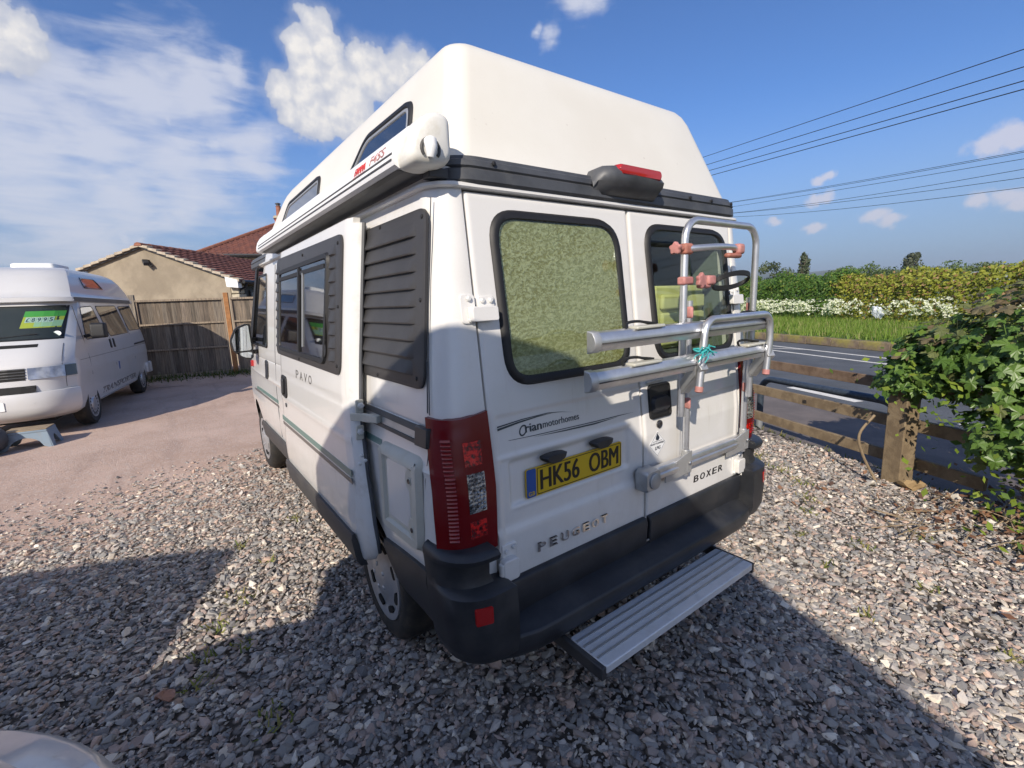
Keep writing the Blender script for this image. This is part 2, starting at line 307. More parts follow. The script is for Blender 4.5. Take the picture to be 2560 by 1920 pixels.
# ------------------------------------------------------------------ building helpers
def sub(a, b): return (a[0]-b[0], a[1]-b[1], a[2]-b[2])
class MB:
    def __init__(s): s.v = []; s.f = []; s.m = []
    def add(s, vs, fs, mi=0):
        k = len(s.v); s.v += [tuple(p) for p in vs]; s.f += [[i+k for i in f] for f in fs]; s.m += [mi]*len(fs); return s
    def box(s, x0, x1, y0, y1, z0, z1, mi=0, fn=None):
        p = [(x, y, z) for z in (z0, z1) for y in (y0, y1) for x in (x0, x1)]
        if fn: p = [fn(*q) for q in p]
        return s.add(p, [(0,2,3,1),(4,5,7,6),(0,1,5,4),(2,6,7,3),(0,4,6,2),(1,3,7,5)], mi)
    def bar(s, p0, p1, w, h, upv=(0,0,1), mi=0):
        a = Vector(p0); b = Vector(p1); d = (b-a).normalized(); u = Vector(upv); r = d.cross(u).normalized(); u = r.cross(d)
        p = [q + r*i*w/2 + u*j*h/2 for q in (a, b) for j in (-1, 1) for i in (-1, 1)]
        return s.add(p, [(0,1,3,2),(4,6,7,5),(0,4,5,1),(2,3,7,6),(0,2,6,4),(1,5,7,3)], mi)
    def tube(s, pts, r, n=10, cap=True, mi=0, closed=False):
        P = [Vector(p) for p in pts]; rr = r if isinstance(r, (list, tuple)) else [r]*len(P)
        vs = []; prev = None
        for i, p in enumerate(P):
            if closed: d = (P[(i+1) % len(P)]-P[i-1]).normalized()
            else: d = (P[min(i+1, len(P)-1)]-P[max(i-1, 0)]).normalized()
            if prev is None:
                a = Vector((0,0,1)) if abs(d.z) < .9 else Vector((1,0,0)); u = d.cross(a).normalized()
            else: u = (prev - d*prev.dot(d)).normalized()
            prev = u; w = d.cross(u)
            vs += [p + (u*math.cos(2*PI*k/n) + w*math.sin(2*PI*k/n))*rr[i] for k in range(n)]
        L = len(P); fs = []
        for i in range(L if closed else L-1):
            j = (i+1) % L
            fs += [(i*n+k, i*n+(k+1) % n, j*n+(k+1) % n, j*n+k) for k in range(n)]
        if cap and not closed: fs += [tuple(range(n))[::-1], tuple((L-1)*n+k for k in range(n))]
        return s.add(vs, fs, mi)
    def rings(s, R, cap0=True, cap1=True, mi=0, loop=False):
        n = len(R[0]); vs = [p for r in R for p in r]; fs = []
        for i in range(len(R)-1 + (1 if loop else 0)):
            j = (i+1) % len(R)
            fs += [(i*n+k, i*n+(k+1) % n, j*n+(k+1) % n, j*n+k) for k in range(n)]
        if not loop:
            if cap0: fs.append(tuple(range(n))[::-1])
            if cap1: fs.append(tuple((len(R)-1)*n+k for k in range(n)))
        return s.add(vs, fs, mi)
    def lathe(s, prof, n, fn, mi=0):
        """prof: (radius, along); fn maps (along, a, b) to a point"""
        return s.rings([[fn(h, r*math.cos(2*PI*k/n), r*math.sin(2*PI*k/n)) for k in range(n)] for r, h in prof], True, True, mi)
    def prism(s, poly, fn, d0, d1, mi=0):
        n = len(poly)
        return s.rings([[fn(a, b, d0) for a, b in poly], [fn(a, b, d1) for a, b in poly]], True, True, mi)
    def grid(s, us, vs_, fn, keep=None, mi=0):
        nu, nv = len(us), len(vs_); P = [fn(u, v) for v in vs_ for u in us]
        fs = []
        for j in range(nv-1):
            for i in range(nu-1):
                if keep is None or keep((us[i]+us[i+1])/2, (vs_[j]+vs_[j+1])/2): fs.append((j*nu+i, j*nu+i+1, (j+1)*nu+i+1, (j+1)*nu+i))
        return s.add(P, fs, mi)
    def build(s, name, mats, parent=None, smooth=None, bevel=0, seg=2, label=None, loc=None):
        me = bpy.data.meshes.new(name); me.from_pydata(s.v, [], s.f)
        mats = mats if isinstance(mats, (list, tuple)) else [mats]
        for q in mats: me.materials.append(MATS[q])
        if len(mats) > 1: me.polygons.foreach_set('material_index', s.m)
        me.validate(); me.update()
        fixnormals(me)
        if smooth: shade(me, smooth)
        o = bpy.data.objects.new(name, me); COL.objects.link(o)
        if parent: o.parent = parent
        if loc: o.location = loc
        if bevel:
            bm_ = o.modifiers.new('bevel', 'BEVEL'); bm_.width = bevel; bm_.segments = seg; bm_.limit_method = 'ANGLE'; bm_.angle_limit = math.radians(40)
            if not smooth: shade(me, 40)
        if label: o['label'] = label
        return o
def fixnormals(me):
    import bmesh
    bm = bmesh.new(); bm.from_mesh(me); bmesh.ops.recalc_face_normals(bm, faces=bm.faces); bm.to_mesh(me); bm.free()
def shade(me, ang):
    me.polygons.foreach_set('use_smooth', [True]*len(me.polygons)); me.set_sharp_from_angle(angle=math.radians(ang))
def empty(name, loc=(0,0,0), rz=0.0):
    o = bpy.data.objects.new(name, None); o.empty_display_size = .3; COL.objects.link(o); o.location = loc; o.rotation_euler = (0,0,rz); return o
def tag(o, label, cat, group=None):
    o['label'] = label; o['category'] = cat
    if group: o['group'] = group
    return o
def struct(o): o['kind'] = 'structure'; return o
def stuff(o): o['kind'] = 'stuff'; return o
def copy_tree(o, parent=None):
    c = o.copy(); COL.objects.link(c)
    if parent: c.parent = parent
    for ch in list(o.children): copy_tree(ch, c)
    return c
def raw_mesh(name, V, Fc, mats, cols=None, parent=None, smooth=False):
    """fast mesh from numpy: V (n,3), Fc (m,k)"""
    me = bpy.data.meshes.new(name); k = Fc.shape[1]
    me.vertices.add(len(V)); me.vertices.foreach_set('co', np.ascontiguousarray(V, dtype=np.float32).ravel())
    me.loops.add(Fc.size); me.loops.foreach_set('vertex_index', np.ascontiguousarray(Fc, dtype=np.int32).ravel())
    me.polygons.add(len(Fc)); me.polygons.foreach_set('loop_start', np.arange(0, Fc.size, k, dtype=np.int32))
    try: me.polygons.foreach_set('loop_total', np.full(len(Fc), k, dtype=np.int32))
    except Exception: pass
    for q in (mats if isinstance(mats, (list, tuple)) else [mats]): me.materials.append(MATS[q])
    if cols is not None:
        at = me.color_attributes.new('Col', 'FLOAT_COLOR', 'POINT')
        c4 = np.ones((len(V), 4), dtype=np.float32); c4[:, :3] = cols; at.data.foreach_set('color', c4.ravel())
    me.update(calc_edges=True)
    if not smooth: me.shade_flat()
    if smooth: me.polygons.foreach_set('use_smooth', np.ones(len(Fc), dtype=bool))
    o = bpy.data.objects.new(name, me); COL.objects.link(o)
    if parent: o.parent = parent
    return o
_txt = {}
def text_geo(s, bold=0.0, shear=0.0):
    key = (s, bold, shear)
    if key in _txt: return _txt[key]
    c = bpy.data.curves.new('lettering', 'FONT'); c.body = s; c.extrude = 0.5; c.offset = bold; c.shear = shear; c.resolution_u = 4
    o = bpy.data.objects.new('lettering', c); COL.objects.link(o)
    dg = bpy.context.evaluated_depsgraph_get(); me = bpy.data.meshes.new_from_object(o.evaluated_get(dg))
    V = np.array([v.co[:] for v in me.vertices]); Fs = [tuple(p.vertices) for p in me.polygons]
    bpy.data.objects.remove(o); bpy.data.curves.remove(c); bpy.data.meshes.remove(me)
    a, b = V.min(0), V.max(0); V = (V-a)/(b-a)
    _txt[key] = (V, Fs); return V, Fs
def text(mb, s, w, h, fn, t0, t1, bold=0.0, shear=0.0, mi=0):
    """fn(u, v, d): u along the line, v up, d outwards"""
    V, Fs = text_geo(s, bold, shear)
    return mb.add([fn(p[0]*w, p[1]*h, t0+(t1-t0)*p[2]) for p in V], Fs, mi)
def btext(mb, s, w, h, fn, t0, t1, b, mi=0):
    """heavier lettering: the strokes thickened by b"""
    for i in range(3): text(mb, s, w-b, h, (lambda u,v,d,i=i: fn(u+b*i/2, v, d)), t0, t1+(t1-t0)*.06*i, 0.0, 0.0, mi)
def rrect(x0, x1, z0, z1, r, n=6):
    rr = r if isinstance(r, (list, tuple)) else [r]*4
    out = []
    for (cx, cz, a0), q in zip(((x1-rr[0], z1-rr[0], 0), (x0+rr[1], z1-rr[1], 90), (x0+rr[2], z0+rr[2], 180), (x1-rr[3], z0+rr[3], 270)), rr):
        for i in range(n+1):
            a = math.radians(a0+90*i/n); out.append((cx+q*math.cos(a), cz+q*math.sin(a)))
    return out
def poly_round(P, r, n=4):
    """rounded corners of a convex polygon"""
    out = []; L = len(P)
    for i in range(L):
        a = Vector(P[i-1]); b = Vector(P[i]); c = Vector(P[(i+1) % L]); q = r[i] if isinstance(r, (list, tuple)) else r
        u = (a-b).normalized(); w = (c-b).normalized()
        q = min(q, (a-b).length*.48, (c-b).length*.48)
        p0 = b+u*q; p2 = b+w*q
        for k in range(n+1):
            t = k/n; out.append(tuple((1-t)**2*p0 + 2*t*(1-t)*b + t*t*p2))
    return out
def offset_poly(P, d):
    """inwards for positive d (polygon wound anticlockwise)"""
    out = []; L = len(P)
    for i in range(L):
        a = Vector(P[i-1]); b = Vector(P[i]); c = Vector(P[(i+1) % L])
        e = ((b-a).normalized()+(c-b).normalized()).normalized(); nrm = Vector((-e.y, e.x)); out.append(tuple(b+nrm*d))
    return out
def area(P): return sum(P[i-1][0]*P[i][1]-P[i][0]*P[i-1][1] for i in range(len(P)))/2
def ring_seal(mb, outer, width, fn, d0, d1, mi=0):
    """rounded rubber frame standing proud of fn(a, b, d)"""
    if area(outer) < 0: outer = outer[::-1]
    inner = offset_poly(outer, width); o2 = offset_poly(outer, width*.25); i2 = offset_poly(outer, width*.75)
    return mb.rings([[fn(a, b, d0) for a, b in outer], [fn(a, b, d1) for a, b in o2], [fn(a, b, d1) for a, b in i2], [fn(a, b, d0) for a, b in inner]], False, False, mi, loop=True)
def bolt(mb, c, nrm, r, h, mi=0, n=8):
    a = Vector(c); d = Vector(nrm).normalized(); return mb.tube([a, a+d*h*.7, a+d*h], [r, r, r*.6], n, True, mi)
def arc(c, r, a0, a1, n, u, w):
    c = Vector(c); u = Vector(u); w = Vector(w)
    return [c + u*r*math.cos(math.radians(a0+(a1-a0)*i/n)) + w*r*math.sin(math.radians(a0+(a1-a0)*i/n)) for i in range(n+1)]
def icurve(pts, n=6):
    """smooth Catmull-Rom polyline"""
    P = [Vector(p) for p in pts]; P = [P[0]*2-P[1]] + P + [P[-1]*2-P[-2]]; out = []
    for i in range(1, len(P)-2):
        a, b, c, d = P[i-1:i+3]
        for k in range(n):
            t = k/n; out.append(.5*((2*b)+(-a+c)*t+(2*a-5*b+4*c-d)*t*t+(-a+3*b-3*c+d)*t**3))
    return out + [P[-2]]
def interp(z, zs, ys): return float(np.interp(z, zs, ys))
def frange(a, b, n): return [a+(b-a)*i/n for i in range(n+1)]
# ------------------------------------------------------------------ the ground, the road, what lies beyond it
def RD(p, s, z=0.0):
    """p metres across the road's direction, s metres along it"""
    return (p*.917+s*.4, -p*.4+s*.917, z)
def strip(name, m_, p0, p1, s0, s1, z, n=1):
    mb = MB()
    for i in range(n):
        a = s0+(s1-s0)*i/n; b_ = s0+(s1-s0)*(i+1)/n
        mb.add([RD(p0, a, z), RD(p1, a, z), RD(p1, b_, z), RD(p0, b_, z)], [(0,1,2,3)])
    return struct(mb.build(name, m_))
mb = MB(); mb.add([(-650,-1850,-.30),(3750,-1850,-.30),(3750,3350,-.30),(-650,3350,-.30)], [(0,1,2,3)])
struct(mb.build('ground', 'field'))
mb = MB(); E_ = 3.02
mb.add([RD(E_,-60,0), RD(E_,75,0), RD(-75,75,0), RD(-75,-60,0)], [(0,1,2,3)])
ed = [RD(E_+.02*math.sin(i*1.7)+.03*math.sin(i*.63), -4+i*.1, 0) for i in range(120)]
mb.add([RD(E_,-60,0), RD(E_,75,0), RD(E_+.06,75,-.16), RD(E_+.06,-60,-.16)], [(0,1,2,3)])
yard = struct(mb.build('yard', 'yard'))
strip('weedy_verge', 'yard', E_+.05, 3.30, -60, 75, -.146)
strip('pavement', 'pavement', 3.28, 5.42, -60, 75, -.142)
strip('road', 'asphalt', 5.40, 11.66, -90, 140, -.150)
# markings
mb = MB()
for a in (9.57, 10.45): mb.add([RD(a,-60,-.146), RD(a+.12,-60,-.146), RD(a+.12,120,-.146), RD(a,120,-.146)], [(0,1,2,3)])
for k in range(-8, 14):
    s0 = 1.35+k*4.2; mb.add([RD(9.69,s0+1.15,-.146), RD(10.45,s0-.0,-.146), RD(10.45,s0+.18,-.146), RD(9.69,s0+1.33,-.146)], [(0,1,2,3)])
struct(mb.build('centre_line', 'road_paint'))
mb = MB()
for k in range(-10, 16):
    s0 = 3.95+k*2.75; mb.add([RD(5.72,s0,-.146), RD(5.90,s0,-.146), RD(5.90,s0+1.35,-.146), RD(5.72,s0+1.35,-.146)], [(0,1,2,3)])
struct(mb.build('edge_line', 'road_paint'))
# raised kerb on the far side, block by block
kerb = empty('kerb', RD(11.75, 0, -.15)); kerb['kind'] = 'structure'
ko = RD(11.75, 0, -.15); meshes = []
for v in range(4):
    q = MB(); j = [random.uniform(-.012, .012) for _ in range(6)]
    prof = [(-.11+j[0], 0), (-.085+j[1], .235+j[2]), (.12, .25+j[3]), (.13, 0)]
    q.rings([[(a*.917+b_*.4, -a*.4+b_*.917, z) for a, z in prof] for b_ in (0.004, .906)])
    o = q.build('kerb_stone', 'kerb', kerb, bevel=.015); meshes.append(o)
pl = 0
for i in range(-10, 44):
    s0 = i*.91
    o = meshes[pl] if pl < 4 else meshes[i % 4].copy()
    if pl >= 4: COL.objects.link(o)
    pl += 1
    o.parent = kerb; off = random.uniform(-.012, .012); o.location = (off*.917+s0*.4, -off*.4+s0*.917, random.uniform(-.01, .01))
# grass verge bank
mb = MB(); P_ = [11.83, 12.4, 14, 16, 17.2, 19]; Z_ = [.085, .10, .14, .19, .22, .2]
mb.grid(P_, frange(-60, 130, 40), lambda p, s: RD(p, s, interp(p, P_, Z_)))
struct(mb.build('verge', 'field'))

# grass blades on the verge
n = 26000
p = 11.85 + 4.9*RNG.random(n)**.9; s = RNG.uniform(2, 26, n); zz = np.interp(p, P_, Z_)
base = np.stack([p*.917+s*.4, -p*.4+s*.917, zz-.02], 1)
h = RNG.uniform(.14, .34, n)*(0.75+.5*np.sin(s*1.3+p*2)**2*RNG.random(n)) ; a = RNG.uniform(0, 2*PI, n); w = RNG.uniform(.012, .022, n)
dx = np.stack([np.cos(a)*w, np.sin(a)*w, np.zeros(n)], 1); lean_ = np.stack([RNG.normal(0, .07, n), RNG.normal(0, .07, n), h], 1)
V = np.stack([base-dx, base+dx, base+lean_], 1).reshape(-1, 3); Fc = np.arange(3*n).reshape(-1, 3)
cA = np.array([.10,.18,.022]); cB = np.array([.22,.31,.06]); t = RNG.random((n,1)); c = cA*(1-t)+cB*t
c = np.where(RNG.random((n,1)) < .15, np.array([.30,.29,.12]), c)
stuff(raw_mesh('verge_grass', V, Fc, 'blades', np.repeat(c, 3, 0)))

def leaf_quads(cen, nrm, size, cols, name, parent=None, mat_='foliage', asp=.62):
    """one folded two-triangle leaf per point"""
    n = len(cen); nrm = nrm/np.linalg.norm(nrm, axis=1, keepdims=True)
    r = RNG.normal(size=(n,3)); u = np.cross(nrm, r); u /= np.linalg.norm(u, axis=1, keepdims=True); w = np.cross(nrm, u)
    sz = size[:, None]
    a = cen-u*sz*.5; b_ = cen+w*sz*asp*.5-nrm*sz*.06; c_ = cen+u*sz*.5-nrm*sz*.1; d = cen-w*sz*asp*.5-nrm*sz*.06
    V = np.stack([a, b_, c_, d], 1).reshape(-1, 3); k = np.arange(n)*4
    Fc = np.concatenate([np.stack([k, k+1, k+2], 1), np.stack([k, k+2, k+3], 1)])
    o = raw_mesh(name, V, Fc, mat_, np.repeat(cols, 4, 0), parent); return o
def lerp_cols(n, A, B, C=None, pc=.1):
    t = RNG.random((n,1)); c = np.array(A)*(1-t)+np.array(B)*t
    if C is not None: c = np.where(RNG.random((n,1)) < pc, np.array(C), c)
    return c
# the hedge over the road, two kinds of bush grown together
def hedge(name, s0, s1, label, A, B, C, pc, hh, dens, seed, wob=.25):
    r = np.random.default_rng(seed); L = s1-s0; n = int(L*dens)
    s = r.uniform(s0, s1, n); th = r.uniform(-.25, PI*.62, n)
    H = hh*(1+.07*np.sin(s*1.9+seed)+.05*np.sin(s*5.1)); Wd = .8
    depth = r.random(n)**1.8*.35
    pp = 18.2 - Wd*np.cos(th)**.6 * (1-depth) if False else 18.2 - Wd*(1-depth)*np.sign(np.cos(th))*np.abs(np.cos(th))**.5
    z = .2 + H*(1-depth*.5)*np.clip(np.sin(np.clip(th, -.25, PI)), -.1, 1)**.55 if False else .2+H*(1-depth*.4)*np.where(th > 0, np.abs(np.sin(np.clip(th, 0, PI)))**.6, 0.02)
    low = r.random(n) < .5
    z = np.where(low, .15+r.random(n)*H*.86, z); pp = np.where(low, 18.2-Wd*(1-depth)+.10*np.sin(s*7)+r.normal(0, .06, n), pp)
    pp += r.normal(0, wob*.25, n)+.12*np.sin(s*3.3+z*2.1); z += r.normal(0, .05, n)
    cen = np.stack([pp*.917+s*.4, -pp*.4+s*.917, z], 1)
    nrm = np.stack([-.917*np.ones(n), .4*np.ones(n), .55*np.ones(n)], 1)+r.normal(0, .55, (n,3))
    root = empty(name, RD(18.2, (s0+s1)/2, .2)); ro = np.array(RD(18.2, (s0+s1)/2, .2))
    cols = lerp_cols(n, A, B, C, pc)
    o = leaf_quads(cen-ro, nrm, r.uniform(.09, .17, n), cols, 'leaves', root); stuff(o)
    mb = MB()
    for i in range(int(L*1.6)):
        q = s0+L*random.random(); x, y, z_ = RD(18.2+random.uniform(-.3,.4), q, .1); x -= ro[0]; y -= ro[1]; z_ -= ro[2]
        mb.tube([(x,y,z_), (x+random.uniform(-.15,.15), y+random.uniform(-.15,.15), z_+.8), (x+random.uniform(-.35,.35), y+random.uniform(-.35,.35), z_+hh*.85)], [.035,.025,.01], 5)
    stuff(mb.build('branches', 'bark', root)); tag(root, label, 'hedge', 'hedges along the far side of the road'); return root
hedge('hedge', -6, 15.6, 'trimmed beech hedge with yellow green and coppery leaves across the road', (.16,.195,.022), (.34,.345,.055), (.29,.18,.08), .15, 1.86, 1500, 3)
hedge('hedge', 15.2, 21.5, 'darker green part of the hedge just right of the rear ladder rack', (.05,.115,.02), (.11,.20,.035), (.18,.22,.04), .12, 2.02, 1700, 4)
hedge('hedge', 21.2, 48, 'dark green hedge running on behind the motorhome across the road', (.05,.115,.02), (.11,.20,.035), (.18,.22,.04), .10, 1.95, 700, 5)
# cow parsley in front of the hedge
n = 620; V = []; Fl = []; Cc = []
mbs = []; ctr = np.concatenate([RNG.uniform(14.2, 20.5, 26), RNG.uniform(10.3, 12.4, 5)])
for i in range(n):
    s = random.choice(ctr)+random.gauss(0,.35) if i < 520 else random.uniform(4, 24)
    p = random.uniform(16.3, 17.3); zb = interp(p, P_, Z_); hh = random.uniform(.35, .92) if i < 520 else random.uniform(.3, .75)
    c = np.array(RD(p, s, zb+hh)); k = len(V)
    V += [c+(-.006,0,-hh), c+(.006,0,-hh), c]; Fl.append((k,k+1,k+2)); Cc += [(.10,.17,.04)]*3
    for j in range(random.randint(4, 8)):
        q = c+np.array([random.gauss(0,.05), random.gauss(0,.05), random.gauss(0,.025)]); r = random.uniform(.03,.06); k = len(V); a0 = random.random()*6
        u_ = np.array([random.gauss(0,1), random.gauss(0,1), random.gauss(0,.5)]); u_ /= np.linalg.norm(u_); w_ = np.cross(u_, [random.gauss(0,1), random.gauss(0,1), random.gauss(0,1)]); w_ /= np.linalg.norm(w_); V += [q+(u_*math.cos(a0+a*2.09)+w_*math.sin(a0+a*2.09))*r for a in range(3)]; Fl.append((k,k+1,k+2)); Cc += [(.78,.79,.70)]*3
o = stuff(raw_mesh('cow_parsley', np.array(V), np.array(Fl), 'blades', np.array(Cc))); tag(o, 'white flowering cow parsley growing along the foot of the hedge', 'wild flowers')
# plastic bag caught in the hedge
bx, by, bz = RD(16.9, 12.95, .62)
import bmesh
bm = bmesh.new(); bmesh.ops.create_icosphere(bm, subdivisions=3, radius=1)
for v in bm.verts:
    q = v.co; k = 1+.22*math.sin(q.x*7+q.z*5)+.18*math.sin(q.y*9-q.x*4)+.12*math.sin(q.z*13)
    v.co = (q.x*.12*k, q.y*.17*k, q.z*.21*k+(.08*q.y))
me = bpy.data.meshes.new('plastic_bag'); bm.to_mesh(me); bm.free(); me.materials.append(MATS['bag'])
o = bpy.data.objects.new('plastic_bag', me); COL.objects.link(o); o.location = (bx, by, bz); tag(o, 'crumpled white plastic bag caught low in the beech hedge', 'plastic bag')

# trees beyond the hedge
def tree(name, az, d, h, w, label, A, B, kind='round', n=1500, seed=0, group='trees in the fields beyond the hedge', zb=-.3, lean_=0.0, leaf=.42):
    r = np.random.default_rng(seed+100); x = CX+d*math.sin(math.radians(az)); y = CY+d*math.cos(math.radians(az))
    root = empty(name, (x, y, zb))
    mb = MB(); th = h*(.42 if kind == 'round' else .85)
    mb.tube([(0,0,-.2), (.1*lean_,0,th*.5), (lean_*.3,.1,th)], [h*.03, h*.022, h*.008], 7)
    tips = []
    for i in range(7 if kind == 'round' else 5):
        a = i*2.4+seed; z0 = th*(.45+.5*i/7); q = (math.cos(a)*w*.5*random.uniform(.6,1), math.sin(a)*w*.5*random.uniform(.6,1), z0+h*random.uniform(.15,.35))
        mb.tube([(0,0,z0), (q[0]*.5,q[1]*.5,z0+(q[2]-z0)*.6), q], [h*.012, h*.008, h*.003], 5)
    mb.build('trunk', 'bark', root)
    if kind == 'round':
        K = 15; cc = np.stack([r.normal(0, w*.25, K), r.normal(0, w*.25, K), h*(.30+.55*r.random(K))], 1); rr = w*r.uniform(.17, .30, K)
    else:
        K = 14; t = np.linspace(.12, .95, K); cc = np.stack([r.normal(0,w*.10,K)+lean_*t**1.6, r.normal(0,w*.10,K), h*t], 1); rr = w*.5*np.sin(np.clip(t*PI*.93+.25, 0, PI))**.7*r.uniform(.75,1.1,K)+.12
    k = r.integers(0, K, n); dirv = r.normal(size=(n,3)); dirv /= np.linalg.norm(dirv, axis=1, keepdims=True)
    rad = rr[k]*(r.random(n)**.4)
    cen = cc[k]+dirv*rad[:,None]*np.array([1,1,.8 if kind == 'round' else 1.6]); cen[:,2] = np.clip(cen[:,2], h*.07, h*1.02)
    sh = r.random(K)[k][:,None]*.6+.2
    cols = np.array(A)*(1-sh)+np.array(B)*sh; cols *= r.uniform(.8,1.2,(n,1))
    o = leaf_quads(cen, dirv+r.normal(0,.6,(n,3)), r.uniform(leaf*.6, leaf*1.3, n), cols, 'crown', root, asp=.8); stuff(o)
    tag(root, label, 'tree', group); return root
DG, LG = (.060,.095,.034), (.125,.18,.062)  # muted, paler greens: distance haze is put into the leaf colours
tree('poplar_tree', 67.6, 95, 7.9, 1.9, 'tall narrow poplar leaning beside the broad open tree', (.05,.07,.04), (.10,.125,.07), 'col', 1800, 1, lean_=.8)
tree('poplar_tree', 76.0, 105, 7.0, 3.0, 'tall ragged poplar standing alone above the middle of the tree line', (.06,.075,.045), (.12,.135,.08), 'col', 2200, 2, lean_=1.6)
tree('field_tree', 66.0, 92, 6.9, 5.4, 'broad open crowned tree next to the narrow leaning poplar', (.05,.07,.03), (.11,.14,.06), n=2600, seed=3, leaf=.32)
spec = [(57,120,5.4,8),(59.5,130,5.6,7),(61.6,110,3.9,5),(63.3,88,3.2,4.5),(64.6,80,3.3,4.0),(68.8,84,3.3,4.6),(70.1,100,4.7,5.0),(71.0,96,5.2,5.6),(72.4,118,5.0,6),(73.7,92,5.5,6.8),(75.0,105,4.3,6),(77.3,100,4.6,5.5),(78.3,96,5.0,5.6),(79.6,112,4.2,6),(80.9,110,4.9,7),(82.0,118,4.6,7.5),(83.4,115,4.2,7),(85.0,125,4.6,8),(87.5,120,4.2,8),(90,130,4.8,9),(93,120,4.4,8),(97,130,5,9)]
hidden, beyond = 'distant field tree standing out of sight behind the white motorhome', 'distant field tree standing beyond the right edge of the view'
TREE_LABELS = [hidden, hidden, hidden, 'low dark tree at the left end of the distant tree line by the rack', 'low pale green tree just left of the broad open crowned tree', 'low rounded tree just right of the narrow leaning poplar',
 'rounded mid green tree in the gap between the two poplars, left of centre', 'small pale tree beside the taller rounded one between the poplars', 'far dark tree filling the line midway between the two poplars', 'largest rounded dark tree, just left of the ragged poplar', 'low pale tree at the foot of the ragged poplar',
 'dark rounded tree immediately right of the ragged poplar', 'full rounded tree second to the right of the ragged poplar', 'pale bushy tree third to the right of the ragged poplar', 'wide dark tree above the low barn roof', 'wide mid green tree right of the barn roof', 'last pale tree at the right edge of the photograph', beyond, beyond, beyond, beyond, beyond]
for i, (az, d, h, w) in enumerate(spec):
    side = TREE_LABELS[i]
    tree('field_tree', az, d, h, w, side, [DG, (.07,.11,.036), (.085,.12,.045)][i % 3], [LG, (.14,.195,.066), (.17,.21,.08)][i % 3], n=2600, seed=10+i, leaf=.30)
# low field barn roof showing over the hedge
bn = empty('barn', (CX+78*math.sin(math.radians(81.2)), CY+78*math.cos(math.radians(81.2)), -.3), math.radians(-12))
mb = MB(); mb.box(-3.2,3.2,-2,2,0,1.9); mb.build('wall', 'pavement', bn)
mb = MB(); mb.prism([(-2.3,1.9),(0,2.95),(2.3,1.9),(2.3,2.0),(0,3.06),(-2.3,2.0)], lambda a,b_,d: (d,a,b_), -3.4, 3.4); mb.build('roof', 'barn_roof', bn)
tag(bn, 'low grey roofed barn half hidden by the hedge at the far right', 'barn')
# hills
mb = MB(); azs = frange(35, 125, 60)
prof_ = [(0,-1), (300,.35), (600,.8), (900,1.0), (1300,.9)]
def hill(az, k):
    d, f = prof_[int(k)]; hh = interp(az, [35,50,60,66,72,79,83,90,125], [95,100,104,100,96,78,66,70,80])*(1+.05*math.sin(az*.9)+.03*math.sin(az*2.3))
    D = 2300+d; return (CX+D*math.sin(math.radians(az)), CY+D*math.cos(math.radians(az)), max(-2, f*hh) if k else -2)
mb.grid(azs, [0,1,2,3,4], hill); struct(mb.build('hills', 'hill', smooth=60))

# thin summer haze over the fields
mb = MB(); mb.box(-700, 3800, -1900, 3400, -3.0, 135); hz_ = mb.build('haze', 'dark'); hz_['kind'] = 'stuff'
hm = bpy.data.materials.new('haze'); hm.use_nodes = True; ht2 = hm.node_tree; ht2.nodes.clear(); pv = ht2.nodes.new('ShaderNodeVolumePrincipled'); pv.inputs['Color'].default_value = (.86, .92, 1.0, 1); pv.inputs['Density'].default_value = .00030; pv.inputs['Anisotropy'].default_value = .3
ho2 = ht2.nodes.new('ShaderNodeOutputMaterial'); ht2.links.new(pv.outputs[0], ho2.inputs['Volume']); hz_.data.materials.clear(); hz_.data.materials.append(hm)
# overhead lines on two rows of poles
def wires(name, p, k, sets, pole_s, label, rad):
    rt_ = empty(name, RD(p*k, pole_s, -.3)); ro = Vector(RD(p*k, pole_s, -.3)); H = 0
    for pw, pts in sets:
        ss = [q[0]*k for q in pts]; hh = [(q[1]-1.617)*k+1.617 for q in pts]
        cf = np.polyfit(ss, hh, 2)
        if cf[0] < 0: cf = np.array([0, *np.polyfit(ss, hh, 1)])
        P = []
        for s in frange(-26, pole_s, 30):
            z = np.polyval(cf, s) if s > ss[2]-6 else np.polyval(cf, ss[2]-6)+(ss[2]-6-s)*.02
            P.append(Vector(RD(pw*k, s, z))-ro); 
        H = max(H, P[-1].z); mb = MB(); mb.tube(P, rad, 5); mb.build('cable', 'wire', rt_)
    mb = MB(); mb.tube([(0,0,-.5),(0,0,H+.35)], [.15,.11], 10); mb.build('pole', 'pole', rt_)
    mb = MB(); w_ = (max(a for a, _ in sets)-min(a for a, _ in sets))*k/2+.2; mb.bar((-w_*.917, w_*.4, H-.1), (w_*.917, -w_*.4, H-.1), .1, .12); mb.build('cross_arm', 'pole', rt_)
    tag(rt_, label, 'overhead line'); return rt_
wires('power_line', 7.05, 1.45, [(7.5,[(10.3,5.17),(6.1,4.8),(3.5,4.56)]),(7.2,[(9.8,4.82),(5.8,4.47),(3.3,4.24)]),(6.9,[(9.2,4.53),(5.5,4.19),(3.1,3.98)]),(6.6,[(8.7,4.29),(5.2,3.99),(2.9,3.79)])], 23, 'upper run of four overhead power cables crossing the blue sky at right', .0095)
wires('telephone_line', 12.2, 1.45, [(12.5,[(15.9,5.14),(10.1,4.6),(6.4,4.31)]),(12.4,[(15.8,5.1),(10.0,4.54),(6.3,4.26)]),(12.3,[(15.7,4.91),(9.9,4.4),(6.2,4.1)]),(12.1,[(15.4,4.62),(9.7,4.08),(6.1,3.87)]),(12.0,[(15.3,4.59),(9.6,3.97),(6.0,3.67)]),(11.9,[(15.1,4.42),(9.5,3.75),(5.9,3.46)])], 30, 'lower bundle of thin telephone wires sagging above the hedge at right', .0085)

